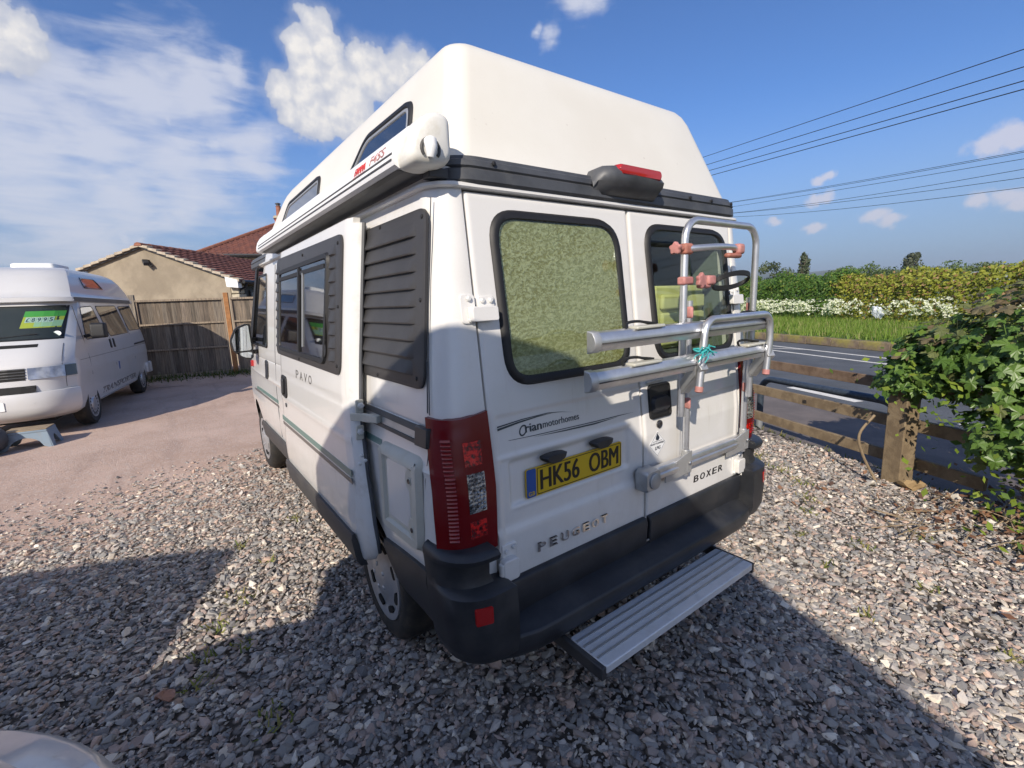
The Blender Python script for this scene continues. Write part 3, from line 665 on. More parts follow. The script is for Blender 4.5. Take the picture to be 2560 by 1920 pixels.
# ------------------------------------------------------------------ gravel
def gravel(name, N, region, seed, smin, smax, warm, kind):
    r = np.random.default_rng(seed)
    t = (1+5**.5)/2
    if kind == 'big':
        ico = np.array([(-1,t,0),(1,t,0),(-1,-t,0),(1,-t,0),(0,-1,t),(0,1,t),(0,-1,-t),(0,1,-t),(t,0,-1),(t,0,1),(-t,0,-1),(-t,0,1)])/1.902
        fa = np.array([(0,11,5),(0,5,1),(0,1,7),(0,7,10),(0,10,11),(1,5,9),(5,11,4),(11,10,2),(10,7,6),(7,1,8),(3,9,4),(3,4,2),(3,2,6),(3,6,8),(3,8,9),(4,9,5),(2,4,11),(6,2,10),(8,6,7),(9,8,1)])
    else:
        ico = np.array([(1,0,0),(-1,0,0),(0,1,0),(0,-1,0),(0,0,1),(0,0,-1)])*1.15
        fa = np.array([(0,2,4),(2,1,4),(1,3,4),(3,0,4),(2,0,5),(1,2,5),(3,1,5),(0,3,5)])
    K = len(ico)
    pos = region(r, N); n = len(pos)
    sz = smin+(smax-smin)*r.random(n)**2.0; sz = sz/2
    base = ico[None]*(1+r.normal(0,.24,(n,K,1)))+r.normal(0,.12,(n,K,3))
    sc = np.stack([sz*r.uniform(.85,1.45,n), sz*r.uniform(.6,1.0,n), sz*r.uniform(.35,.70,n)], 1)[:,None,:]
    V = base*sc
    def spin(V, a, i, j):
        c, s_ = np.cos(a)[:,None], np.sin(a)[:,None]; o = V.copy(); o[...,i] = V[...,i]*c-V[...,j]*s_; o[...,j] = V[...,i]*s_+V[...,j]*c; return o
    V = spin(V, r.normal(0,.33,n), 1, 2); V = spin(V, r.normal(0,.25,n), 0, 2); V = spin(V, r.uniform(0,2*PI,n), 0, 1)
    V += np.stack([pos[:,0], pos[:,1], pos[:,2]+sc[:,0,2]*.45+r.random(n)*.006], 1)[:,None,:]
    Fc = (fa[None]+(np.arange(n)*K)[:,None,None]).reshape(-1,3)
    pal = np.array([(.27,.262,.25),(.37,.35,.325),(.47,.43,.39),(.20,.195,.195),(.43,.335,.285),(.52,.385,.31),(.60,.53,.44),(.74,.68,.58),(.345,.285,.25),(.30,.29,.27)])
    pw = np.array([.16,.17,.15,.11,.11,.04+.05*warm,.08+.05*warm,.02+.03*warm,.12,.08]); pw /= pw.sum()
    c = pal[r.choice(len(pal), n, p=pw)]*r.uniform(.78,1.22,(n,1))
    return stuff(raw_mesh(name, V.reshape(-1,3), Fc, 'stones', np.repeat(c, K, 0)))
def reg_left(r, N):
    x = r.uniform(-3.6, 1.2, N); y = r.uniform(-1.6, 4.9, N)
    f = y-.35*x+r.normal(0,.65,N); keep = (f < 4.3) & (x < 1.1) & (x+1.66 > -.32*(y+1.6)-.35)
    x, y = x[keep], y[keep]; return np.stack([x, y, np.zeros(len(x))], 1)
def reg_right(r, N):
    p = r.uniform(-.6, 3.04, N); s = r.uniform(-3.2, 7.5, N); x = p*.917+s*.4; y = -p*.4+s*.917
    d = np.hypot(x-CX, y-CY); keep = (x > .2) & (x < 3.6) & (r.random(N) < np.clip(1.7-d/6.0, .3, 1)) & ~((x < 1.0) & (y > .9))
    x, y = x[keep], y[keep]; return np.stack([x, y, np.zeros(len(x))], 1)
gravel('gravel', 24000, reg_left, 21, .020, .052, 0.3, 'big'); gravel('gravel', 85000, reg_left, 31, .010, .030, 0.3, 'small')
gravel('gravel', 24000, reg_right, 22, .020, .050, 1.3, 'big'); gravel('gravel', 95000, reg_right, 32, .010, .030, 1.3, 'small')
# some of the larger stones lie loose on top
def loose_stone(x, y, r, c, label, seed, z=0):
    bm = bmesh.new(); bmesh.ops.create_icosphere(bm, subdivisions=2, radius=r); rr = random.Random(seed)
    A = [Vector((rr.uniform(-1,1), rr.uniform(-1,1), rr.uniform(-1,1))).normalized() for _ in range(9)]
    for v in bm.verts:
        d = v.co.normalized()
        for a in A:
            q = d.dot(a)
            if q > .55: v.co -= a*(q-.55)*r*.9
        v.co.z *= .68
    me = bpy.data.meshes.new('stone'); bm.to_mesh(me); bm.free()
    at = me.color_attributes.new('Col', 'FLOAT_COLOR', 'POINT'); at.data.foreach_set('color', np.tile(np.array([*c,1.]), len(me.vertices)).astype(np.float32))
    me.materials.append(MATS['stones']); o = bpy.data.objects.new('stone', me); COL.objects.link(o); o.location = (x, y, z+r*.42); o.rotation_euler = (0,0,rr.random()*6)
    tag(o, label, 'stone', 'loose stones lying on the gravel'); return o
loose_stone(2.95, -.30, .10, (.30,.21,.11), 'brown stone lying against the foot of the wooden fence post', 1)
loose_stone(2.86, -.06, .055, (.58,.54,.47), 'whitish rounded stone on the gravel left of the fence post', 2)
loose_stone(3.02, -.56, .045, (.60,.56,.48), 'small pale stone just right of the brown stone at the post', 3)
loose_stone(2.62, -.80, .05, (.62,.60,.56), 'pale stone among the dead stalks below the sycamore bush', 4)
loose_stone(-1.86, 1.03, .052, (.42,.235,.17), 'flat pinkish stone at the tip of the sunlit patch of gravel', 5)
loose_stone(-1.42, .50, .045, (.44,.43,.40), 'pale grey stone in the shaded gravel near the white bonnet', 6)
# tufts of weeds
V = []; Fl = []; Cc = []
tufts = [(-1.50,1.62,.10),(-1.62,1.42,.08),(-1.70,1.20,.07),(-1.55,1.18,.06),(-1.30,1.95,.06),(-1.42,2.3,.05),(-1.75,1.02,.07),(-1.52,.62,.09),(-1.05,2.5,.06),(2.05,.55,.10),(2.2,.15,.11),(2.5,.35,.12),(1.95,.05,.07),(1.72,-.35,.08),(2.1,-.55,.07),(1.45,-.75,.06),(2.35,-1.0,.10),(1.3,-.3,.05),(2.7,.6,.12),(1.1,-1.1,.06),(1.75,-1.15,.07),(2.9,.9,.14),(1.55,-.05,.06),(.95,-.62,.05),(2.0,-1.5,.08)]
for (x, y, R_) in tufts:
    for i in range(int(26*R_/.08)):
        a = random.random()*6.28; q = R_*random.random()**.6; c = np.array([x+q*math.cos(a), y+q*math.sin(a), .005]); h = random.uniform(.012,.036); l = np.array([random.gauss(0,.02), random.gauss(0,.02), h]); w = np.array([math.cos(a+1)*.006, math.sin(a+1)*.006, 0])
        k = len(V); V += [c-w, c+w, c+l+w*.4, c+l-w*.4]; Fl.append((k,k+1,k+2,k+3)); col = random.choice([(.20,.22,.06),(.26,.26,.08),(.32,.28,.11),(.14,.18,.05)]); Cc += [col]*4
for i in range(1500):
    s = random.uniform(-.3, 4.5); p = random.uniform(3.06, 3.34); c = np.array(RD(p, s, -.15)); h = random.uniform(.02,.09); a = random.random()*6.28; w = np.array([math.cos(a)*.008, math.sin(a)*.008, 0]); l = np.array([random.gauss(0,.03), random.gauss(0,.03), h])
    k = len(V); V += [c-w, c+w, c+l+w*.3, c+l-w*.3]; Fl.append((k,k+1,k+2,k+3)); Cc += [random.choice([(.16,.18,.03),(.24,.22,.07),(.28,.24,.10),(.12,.16,.03)])]*4
stuff(raw_mesh('weeds', np.array(V), np.array(Fl), 'blades', np.array(Cc)))
# leaf litter and dead stalks under the bush
mb = MB()
for i in range(75):
    x = random.uniform(2.05, 3.15); y = random.uniform(-1.7, -.35); a = random.gauss(.1, .9); L = random.uniform(.08, .5); z = random.uniform(.02,.07)
    d = Vector((math.cos(a), math.sin(a), 0)); q = Vector((x,y,z)); mb.tube([q-d*L/2, q+Vector((random.gauss(0,.02),random.gauss(0,.02),random.uniform(0,.03))), q+d*L/2+Vector((0,0,random.uniform(-.01,.05)))], [.0042,.0035,.002], 5)
stuff(mb.build('dead_stalks', 'twig'))
n = 900; cen = np.stack([RNG.normal(2.75,.42,n), RNG.normal(-1.25,.55,n), RNG.uniform(.02,.05,n)], 1)
stuff(leaf_quads(cen, np.array([0,0,1.])+RNG.normal(0,.5,(n,3)), RNG.uniform(.03,.07,n), lerp_cols(n, (.16,.075,.045), (.30,.17,.10), (.12,.07,.05), .3), 'leaf_litter', mat_='stones'))
# ------------------------------------------------------------------ post and rail fence, hoop barrier, sycamore bush
FP = Vector((3.22, -.12, 0)); FD = Vector((.39, .92, 0)).normalized(); FN = Vector((FD.y, -FD.x, 0))
def FZ(s, off, z): return FP + FD*s + FN*off + Vector((0,0,z))
fr = empty('rail_fence', tuple(FP)); 
def frl(s, off, z): return tuple(FD*s + FN*off + Vector((0,0,z)))
for s0, hh in ((-.155, 1.02), (3.45, 1.0), (-3.6, 1.0)):
    mb = MB(); mb.box(s0, s0+.155, -.16, -.015, -.25, hh, fn=frl); mb.build('post', 'rail_wood', fr, bevel=.008)
rz = [(.115,.215,'rail_wood'), (.42,.52,'rail_wood'), (.74,.835,'rail_dark')]
for z0, z1, m_ in rz:
    for s0, s1 in ((-.02, 3.6), (-3.62, -.03)):
        if z0 < .2 and s0 < -1: s0 = -.62; 
        mb = MB(); dz = random.uniform(-.008,.008); mb.box(s0, s1, .002, .04, z0+dz, z1+dz, fn=frl); mb.build('rail', m_, fr, bevel=.004)
tag(fr, 'weathered wooden post and three rail fence between gravel and pavement', 'fence')
hb = empty('hoop_barrier', FZ(1.25, .35, -.15)); 
def hbl(s, z): return tuple(FD*(s-1.25) + Vector((0,0,z+.15)))
pts = [hbl(1.98,-.3), hbl(1.98,.36)] + [hbl(1.98-.18+.18*math.cos(math.radians(a)), .36+.18*math.sin(math.radians(a))) for a in (15,30,45,60,75,90)] + [hbl(.45,.555)] + [hbl(.45-.2*math.sin(math.radians(a)), .355+.2*math.cos(math.radians(a))) for a in (15,30,45,60,75,90)] + [hbl(.25,-.3)]
mb = MB(); mb.tube(pts, .038, 14); mb.build('hoop', 'galv', hb, smooth=50)
mb = MB(); mb.tube([hbl(1.98,-.14), hbl(1.98,.02)], .041, 14); mb.tube([hbl(.25,-.14), hbl(.25,.02)], .041, 14); mb.build('foot_sleeve', 'galv_light', hb, smooth=50)
tag(hb, 'grey galvanised tubular hoop barrier standing behind the wooden rails', 'barrier')

# sycamore leaf outline (five toothed lobes)
def leaf_mesh(seed, m_):
    r = random.Random(seed)
    half = [(0,-.08),(.10,-.16),(.26,-.13),(.40,-.17),(.36,-.02),(.50,.06),(.43,.13),(.60,.26),(.66,.40),(.50,.37),(.42,.42),(.30,.36),(.22,.40),(.30,.55),(.24,.60),(.22,.74),(.12,.74),(.07,.86),(0,1.0)]
    half = [(x*r.uniform(.92,1.08), y*r.uniform(.95,1.05)) for x, y in half]
    P = half + [(-x*r.uniform(.92,1.06), y) for x, y in half[-2:0:-1]]
    V = []; 
    for x, y in P:
        V.append((x*.5, (y+.1)*.5, -.10*x*x-.10*(y-.3)**2+.03*math.sin(9*x+5*y+seed)))
    V.append((0,.22,.02)); n = len(P); Fs = [(i,(i+1) % n,n) for i in range(n)]
    # stalk
    k = n+1; V += [(-.008,-.5,-.12),(.008,-.5,-.12),(.008,.0,0),(-.008,.0,0)]; Fs.append((k,k+1,k+2)); Fs.append((k,k+2,k+3))
    me = bpy.data.meshes.new('leaf'); me.from_pydata(V, [], Fs); me.materials.append(MATS[m_]); me.update(); return me
LM = [leaf_mesh(i, 'leaf_green') for i in range(4)] + [leaf_mesh(7, 'leaf_olive'), leaf_mesh(8, 'leaf_olive'), leaf_mesh(9, 'leaf_bronze')]
bush = empty('sycamore_bush', (3.15,-1.5,0)); bo = np.array([3.15,-1.5,0])
ell = [((3.02,-1.02,1.14),(.50,.62,.56),5.2), ((3.12,-.42,1.06),(.27,.33,.30),2.0), ((3.3,-2.1,1.15),(.8,.95,.62),2.6), ((2.80,-1.02,.62),(.32,.42,.30),2.4), ((3.08,-.17,.90),(.17,.19,.17),.7)]
wt = np.array([e[2] for e in ell]); wt = wt/wt.sum()
rb = np.random.default_rng(5); pts = []; nr = []
while len(pts) < 2700:
    k = rb.choice(len(ell), p=wt); c, rad, _ = ell[k]; d = rb.normal(size=3); d /= np.linalg.norm(d)
    q = np.array(c)+d*np.array(rad)*(.42+.63*rb.random()**.6)
    ins = False
    for j, (c2, r2_, _) in enumerate(ell):
        if j != k and (((q-np.array(c2))/np.array(r2_))**2).sum() < .12: ins = True
    if ins or q[2] < .22: continue
    pts.append(q); nr.append(d/np.array(rad)*.5)
pts = np.array(pts); nr = np.array(nr); nr /= np.linalg.norm(nr, axis=1, keepdims=True)
view = np.array([CX,CY,CZ])-pts; dist = np.linalg.norm(view, axis=1); facing = (nr*view).sum(1)/dist
az = np.degrees(np.arctan2(pts[:,0]-CX, pts[:,1]-CY)); vis = (az < 86)
order = np.argsort(dist-1.2*facing+np.where(vis, 0, 5)); near = set(order[:300].tolist())
Vs = []; Fs_ = []; Cs = []
for i in range(len(pts)):
    q = pts[i]; nn = Vector(nr[i])*.75+Vector((-.25,-.2,.55))+Vector(rb.normal(0,.26,3)); nn.normalize()
    down = Vector((0,0,-1))+Vector(nr[i])*.6+Vector(rb.normal(0,.35,3)); ydir = (down-nn*down.dot(nn)).normalized(); xdir = ydir.cross(nn)
    sc = rb.uniform(.13,.225) if rb.random() > .3 else rb.uniform(.07,.12)
    top = q[2] > 1.22
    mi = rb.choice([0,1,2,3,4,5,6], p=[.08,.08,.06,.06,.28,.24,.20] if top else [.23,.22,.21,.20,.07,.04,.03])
    R_ = Matrix((xdir, ydir, nn)).transposed()
    if i in near:
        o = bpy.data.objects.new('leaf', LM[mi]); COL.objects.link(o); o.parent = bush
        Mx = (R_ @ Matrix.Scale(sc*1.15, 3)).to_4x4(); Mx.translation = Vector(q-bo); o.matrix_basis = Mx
    else:
        me = LM[mi]; k = len(Vs)
        Vs += [tuple(R_ @ (v.co*sc*1.15) + Vector(q-bo)) for v in me.vertices]
        Fs_ += [tuple(a+k for a in p.vertices) for p in me.polygons]
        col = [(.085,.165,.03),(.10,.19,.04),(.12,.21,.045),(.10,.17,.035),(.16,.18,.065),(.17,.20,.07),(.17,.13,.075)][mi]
        Cs += [col]*len(me.vertices)
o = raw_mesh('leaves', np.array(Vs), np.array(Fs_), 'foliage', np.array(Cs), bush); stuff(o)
# bright young undergrowth leaves inside and below
n = 1500; cc = np.array([(2.95,-.85,.8),(2.75,-1.15,.3),(3.05,-.5,.95),(2.7,-1.3,.2)]); k = RNG.integers(0,4,n)
cen = cc[k]+RNG.normal(0,1,(n,3))*np.array([.22,.28,.2]); cen[:,2] = np.clip(cen[:,2], .05, 1.3)
stuff(leaf_quads(cen-bo, np.array([-.3,-.3,.8])+RNG.normal(0,.5,(n,3)), RNG.uniform(.03,.075,n), lerp_cols(n, (.13,.20,.025), (.22,.28,.04), (.08,.14,.02), .3), 'young_leaves', bush))
mb = MB()
for i in range(9):
    a = random.random()*6.28; e = random.choice(ell[:1]+ell[2:4]); t = (e[0][0]-bo[0]+random.gauss(0,.12), e[0][1]-bo[1]+random.gauss(0,.16), e[0][2]+random.uniform(.0,.15))
    b0 = (e[0][0]-bo[0]+random.gauss(.02,.06), e[0][1]-bo[1]+random.gauss(-.1,.1), 0); mid = ((b0[0]+t[0])/2+random.gauss(0,.06), (b0[1]+t[1])/2+random.gauss(0,.06), t[2]*.55)
    q_ = MB(); q_.tube(icurve([b0, mid, t], 5), .011, 6); q_.build('stem', 'stem_green', bush)
tag(bush, 'leafy sycamore bush with lobed green and bronze leaves growing over the fence', 'bush')
mb = MB(); mb.tube(icurve([(2.93,-.08,0),(2.86,.02,.25),(2.85,.05,.42),(2.92,-.02,.58)], 6), .011, 6); o = mb.build('dead_stem', 'twig', smooth=60); tag(o, 'bare bent stem rising from the gravel in front of the fence post', 'stem')

# ------------------------------------------------------------------ close boarded fence behind the parked camper
A_ = Vector((-2.105,12.881,.105)); FS = .93; fdir = Vector((.969,-.2475,0)).normalized(); fnor = Vector((-fdir.y, fdir.x, 0))
bf = empty('board_fence', tuple(A_))
def bl(s, off, z): return tuple(fdir*s*FS + fnor*off + Vector((0,0,z*FS)))
r = random.Random(4)
def colobj(o, c):
    me = o.data; at = me.color_attributes.new('Col','FLOAT_COLOR','POINT'); at.data.foreach_set('color', np.tile(np.array([*c,1.]), len(me.vertices)).astype(np.float32))
pan = [(-4.35,-2.16),(-2.02,.06),(.0,1.93),(2.12,4.2),(4.4,6.5)]
pan = [(-4.4,-2.25),(-2.05,-.12) if False else (-2.2,-.13),(.02,1.93),(2.10,4.05)]
for (a, b_) in pan:
    nb = 18; w = (b_-a-.06)/nb
    for i in range(nb):
        s0 = a+.03+w*i; tl = r.uniform(-.004,.004); g_ = r.uniform(.75,1.25); c = [(.215,.18,.145),(.19,.165,.135),(.165,.138,.112),(.235,.195,.152)][r.randrange(4)]
        mb = MB(); t0 = .012; mb.add([bl(s0-.012,-.0,.05), bl(s0+w,.016,.05), bl(s0+w,.024,.05), bl(s0-.012,.018,.05), bl(s0-.012,-.0,1.96+tl), bl(s0+w,.016,1.96+tl), bl(s0+w,.024,1.96+tl), bl(s0-.012,.018,1.96+tl)], [(0,1,2,3),(7,6,5,4),(0,4,5,1),(1,5,6,2),(2,6,7,3),(3,7,4,0)])
        o = mb.build('board', 'boards', bf); colobj(o, [x*g_*1.0 for x in c])
    for z0, z1, d in ((1.95,2.0,.05),(1.35,1.395,.035),(.70,.745,.035),(.03,.09,.035)):
        mb = MB(); mb.box(a, b_, -d, -.004, z0, z1, fn=bl); o = mb.build('fence_rail', 'boards', bf); colobj(o, (.29,.24,.185))
    for s0 in (a, b_-.035):
        mb = MB(); mb.box(s0, s0+.035, -.032, -.005, .09, 1.95, fn=bl); o = mb.build('batten', 'boards', bf); colobj(o, (.27,.22,.175))
for s0, h, m_ in ((-2.32,2.10,'boards'),(-.095,2.13,'boards'),(1.955,2.13,'post_orange'),(4.1,2.1,'boards')):
    mb = MB(); mb.box(s0, s0+.11, -.06, .05, -.3, h, fn=bl); o = mb.build('fence_post', m_, bf, bevel=.006)
    if m_ == 'boards': colobj(o, (.26,.23,.19))
    else: o['label'] = 'newer orange brown post in the weathered fence'
tag(bf, 'weathered close boarded timber fence with one newer orange brown post', 'fence')
mb = MB(); mb.grid(frange(-4.5,4.4,30), [.3,.0,-.25,-.55,-1.0], lambda s,o_: tuple(A_+fdir*s+fnor*o_+Vector((0,0,-.105+(.105 if o_ > -.1 else .105*max(0,1+o_/1.0)**1.3)+.012*math.sin(s*3.1+o_*7)-.004)))); struct(mb.build('earth_bank', 'yard'))
V = []; Fl = []; Cc = []
for i in range(1500):
    s = random.uniform(-2.2, 2.6); o_ = -abs(random.gauss(0,.22)); c = np.array(A_+fdir*s+fnor*o_); c[2] = .10-.10*min(1,-o_/.9); h = random.uniform(.03,.16); a = random.random()*6.28; w = np.array([math.cos(a)*.012, math.sin(a)*.012, 0]); l = np.array([random.gauss(0,.04), random.gauss(0,.04), h])
    k = len(V); V += [c-w, c+w, c+l]; Fl.append((k,k+1,k+2)); Cc += [random.choice([(.07,.11,.02),(.14,.13,.06),(.05,.09,.02)])]*3
stuff(raw_mesh('fence_weeds', np.array(V), np.array(Fl), 'blades', np.array(Cc)))

# ------------------------------------------------------------------ rendered gable building
wv_ = Vector((.769,-.639,0)).normalized(); rv = Vector((.639,.769,0)).normalized(); O_ = Vector((.177,15.6,0))
ga = empty('outbuilding', tuple(O_))
def gl(s, d, z): return tuple(wv_*s + rv*d + Vector((0,0,z)))
EL_, AP, ER = (-4.53,3.10), (-2.58,3.70), (0,2.68); LEN = 9.0
mb = MB(); mb.prism([(EL_[0]+.05,0),(0,0),(0,ER[1]-.06),(AP[0],AP[1]-.06),(EL_[0]+.05,EL_[1]-.04)], lambda a,b_,d: gl(a,d,b_), 0, LEN); mb.build('wall', 'render_wall', ga)
def slope(P0, P1, over, name):
    L = math.hypot(P1[0]-P0[0], P1[1]-P0[1]); nrow = max(4, int(L/.24)); mb = MB()
    for i in range(nrow):
        t0, t1 = i/nrow, (i+1.12)/nrow; up_ = .035
        a = (P0[0]+(P1[0]-P0[0])*t0, P0[1]+(P1[1]-P0[1])*t0); b_ = (P0[0]+(P1[0]-P0[0])*t1, P0[1]+(P1[1]-P0[1])*t1)
        nb = 30; 
        for k in range(nb):
            d0 = -.10+(LEN+.1)*k/nb; d1 = -.10+(LEN+.1)*(k+.93)/nb; dm = (d0+d1)/2; h = .022
            mb.add([gl(a[0],d0,a[1]+up_+.012), gl(a[0],dm,a[1]+up_+h+.012), gl(a[0],d1,a[1]+up_+.012), gl(b_[0],d0,b_[1]+.0), gl(b_[0],dm,b_[1]+h), gl(b_[0],d1,b_[1]), gl(a[0],d0,a[1]-.02), gl(a[0],d1,a[1]-.02)], [(0,1,4,3),(1,2,5,4),(6,7,2,1,0)])
    mb.add([gl(P0[0],-.08,P0[1]-.01), gl(P0[0],LEN,P0[1]-.01), gl(P1[0],LEN,P1[1]-.01), gl(P1[0],-.08,P1[1]-.01)], [(0,1,2,3)], 1)
    return stuff(mb.build(name, ['tile_red','tile_dark'], ga))
k = (AP[1]-ER[1])/(ER[0]-AP[0]); slope((.42, ER[1]-.42*k), AP, 0, 'roof_tiles')
k2 = (AP[1]-EL_[1])/(AP[0]-EL_[0]); slope((EL_[0]-.2, EL_[1]-.2*k2), AP, 0, 'roof_tiles')
for P0, P1, nn in (((.40, ER[1]-.40*k), AP, 11), ((EL_[0]-.18, EL_[1]-.18*k2), AP, 8)):
    for i in range(nn):
        t0, t1 = i/nn, (i+.97)/nn; a = (P0[0]+(P1[0]-P0[0])*t0, P0[1]+(P1[1]-P0[1])*t0); b_ = (P0[0]+(P1[0]-P0[0])*t1, P0[1]+(P1[1]-P0[1])*t1)
        mb = MB(); mb.add([gl(a[0],-.16,a[1]-.02), gl(b_[0],-.16,b_[1]-.045), gl(b_[0],-.16,b_[1]+.02), gl(a[0],-.16,a[1]+.06), gl(a[0],.08,a[1]-.02), gl(b_[0],.08,b_[1]-.045), gl(b_[0],.08,b_[1]+.03), gl(a[0],.08,a[1]+.075)], [(0,1,2,3),(7,6,5,4),(3,2,6,7),(0,4,5,1),(0,3,7,4),(1,5,6,2)])
        mb.build('verge_tile', 'verge', ga)
mb = MB()
for (P0, P1) in (((.38, ER[1]-.38*k-.05), (AP[0],AP[1]-.05)), ((EL_[0]-.16, EL_[1]-.16*k2-.05), (AP[0],AP[1]-.05))): mb.bar(gl(P0[0],-.075,P0[1]), gl(P1[0],-.075,P1[1]), .05, .05)
mb.build('bargeboard', 'gutter', ga)
for i in range(10):
    d0 = -.18+i*.42; P = [gl(AP[0]+.12*math.cos(math.radians(a)), d0, AP[1]-.02+.10*math.sin(math.radians(a))) for a in range(0,181,30)]; Q = [gl(AP[0]+.115*math.cos(math.radians(a)), d0+.41, AP[1]-.025+.095*math.sin(math.radians(a))) for a in range(0,181,30)]
    mb = MB(); mb.rings([P, Q]); mb.build('ridge_tile', 'ridge_tile', ga)
mb = MB(); mb.prism([(-.02,ER[1]-.02),(.36,ER[1]-.13),(.36,ER[1]-.36),(-.0,ER[1]-.32)], lambda a,b_,d: gl(a,d,b_), -.17, .02); mb.build('soffit_box', 'pvc_white', ga)
mb = MB(); mb.tube([gl(.47,-.05,2.50), gl(.47,LEN,2.50)], .055, 8); mb.build('gutter', 'pvc_black', ga)
mb = MB(); mb.tube(icurve([gl(.47,.12,2.46), gl(.40,.12,2.34), gl(.22,.10,2.24), gl(.20,.10,1.9), gl(.20,.10,.1)], 5), .035, 8); mb.build('downpipe', 'pvc_black', ga)
mb = MB(); mb.tube([gl(EL_[0]-.22,-.05,2.96), gl(EL_[0]-.22,2.0,2.96)], .05, 8); mb.tube([gl(EL_[0]-.22,-.05,2.95), gl(EL_[0]-.02,-.04,2.86), gl(EL_[0]+.1,-.04,2.86), gl(EL_[0]+.1,-.04,.2)], .025, 6); mb.build('side_gutter', 'gutter', ga)
mb = MB(); mb.box(.02,.05,.6,LEN-.5,1.2,2.42,fn=gl); mb.build('wall', 'louvre', ga)
for i in range(4):
    d0 = .9+i*1.15; mb = MB(); mb.box(.055,.075,d0,d0+.9,1.35,2.2,fn=gl); f_ = mb.build('window', 'glass_solid', ga); mb = MB()
    mb.box(.06,.10,d0-.06,d0,1.3,2.28,fn=gl); mb.box(.06,.10,d0+.9,d0+.96,1.3,2.28,fn=gl); mb.box(.06,.10,d0,d0+.9,2.2,2.28,fn=gl); mb.build('window_frame', 'gutter', f_)
for i in range(9):
    mb = MB(); w_ = .20 if i % 2 else .26; mb.box(-.02, .02+w_*.9 if False else .235, .02+.0, .40 if i % 2 else .32, .27*i, .27*i+.25, fn=gl); mb.build('quoin_stone', 'stone_a' if i % 3 else 'stone_b', ga, bevel=.02)
mb = MB(); mb.box(-2.60,-2.42,-.10,-.005,3.22,3.27,fn=gl); mb.bar(gl(-2.5,-.1,3.24), gl(-2.36,-.22,3.12), .14, .10); mb.bar(gl(-2.40,-.05,3.2), gl(-2.28,-.12,3.06), .05, .05); mb.build('floodlight', 'plastic', ga, bevel=.01)
tag(ga, 'low tan rendered outbuilding with shallow gable and red tiled roof', 'outbuilding')

# ------------------------------------------------------------------ stone house with hipped roof further back
hd = Vector((.970,-.2425,0)); hnr = Vector((.2425,.970,0)); HO = Vector((.482,29.88,0))
ho = empty('stone_house', tuple(HO))
def hl(s, d, z): return tuple(hd*s + hnr*d + Vector((0,0,z)))
mb = MB(); mb.box(.45, 11.6, .35, 8.6, 0, 4.72, fn=hl); mb.build('wall', 'mortar', ho)
rr = random.Random(9)
for row in range(10):
    z0 = 2.75+row*.185; s = .45
    while s < 4.7:
        L = rr.uniform(.22,.5); mb = MB(); j = rr.uniform(0,.02); mb.box(s+.01, s+L-.012, .30-j, .36, z0+.008, z0+.176, fn=hl); mb.build('wall_stone', rr.choice(['stone_a','stone_b','stone_a']), ho, bevel=.02); s += L
mb = MB(); mb.box(-.02, 12, -.12, .36, 4.60, 4.70, fn=hl); mb.build('soffit', 'gutter', ho)
mb = MB(); mb.tube([hl(-.05,-.16,4.70), hl(12,-.16,4.70)], .06, 8); mb.build('gutter', 'gutter', ho)
# hipped slopes: eaves corners and ridge
E0, E1, E2, E3 = (-.1,-.1,4.74), (12.1,-.1,4.74), (12.1,9.1,4.74), (-.1,9.1,4.74); R0, R1 = (3.65,4.4,6.98), (8.4,4.4,6.98)
def lerp3(a, b_, t): return tuple(a[i]+(b_[i]-a[i])*t for i in range(3))
def hip(name, A, B, C, D, nrow, ncol):
    """eave A-B, top D-C; stepped courses of tiles"""
    mb = MB()
    for i in range(nrow):
        t0, t1 = i/nrow, min(1,(i+1.15)/nrow)
        a0, a1 = lerp3(A,D,t0), lerp3(B,C,t0); b0, b1 = lerp3(A,D,t1), lerp3(B,C,t1)
        L = math.dist(a0, a1); nc = max(1, int(L/.30))
        for k in range(nc):
            u0, u1 = k/nc, (k+.9)/nc; um = (u0+u1)/2
            def q(p, dz): return hl(p[0], p[1], p[2]+dz)
            mb.add([q(lerp3(a0,a1,u0),.045), q(lerp3(a0,a1,um),.085), q(lerp3(a0,a1,u1),.045), q(lerp3(b0,b1,u0),.0), q(lerp3(b0,b1,um),.03), q(lerp3(b0,b1,u1),.0), q(lerp3(a0,a1,u0),-.01), q(lerp3(a0,a1,u1),-.01)], [(0,1,4,3),(1,2,5,4),(6,7,2,1,0)])
    mb.add([hl(*A), hl(*B), hl(*C), hl(*D)] if C != D else [hl(*A), hl(*B), hl(*C)], [(0,1,2,3)] if C != D else [(0,1,2)], 1)
    stuff(mb.build(name, ['tile_red','tile_dark'], ho))
hip('roof_tiles', E0, E1, R1, R0, 15, 40); hip('roof_tiles', E3, E0, R0, R0, 15, 30); hip('roof_tiles', E2, E3, R0, R1, 6, 10); hip('roof_tiles', E1, E2, R1, R1, 6, 10)
for (A, B) in ((E0, R0), (E3, R0), (E1, R1), (R0, R1)):
    nn = 14
    for i in range(nn):
        mb = MB(); a, b_ = lerp3(A,B,i/nn), lerp3(A,B,(i+.96)/nn); mb.tube([hl(a[0],a[1],a[2]+.05), hl(b_[0],b_[1],b_[2]+.06)], [.13,.115], 8); mb.build('hip_tile', 'ridge_tile', ho)
mb = MB(); mb.box(3.72,4.28,3.4,4.0,6.0,7.28,fn=hl); ch = mb.build('chimney', 'brick', ho, bevel=.01)
mb = MB(); mb.box(3.66,4.34,3.34,4.06,7.28,7.37,fn=hl); mb.box(3.70,4.30,3.38,4.02,7.37,7.44,fn=hl); mb.build('chimney_cap', 'stone_a', ch)
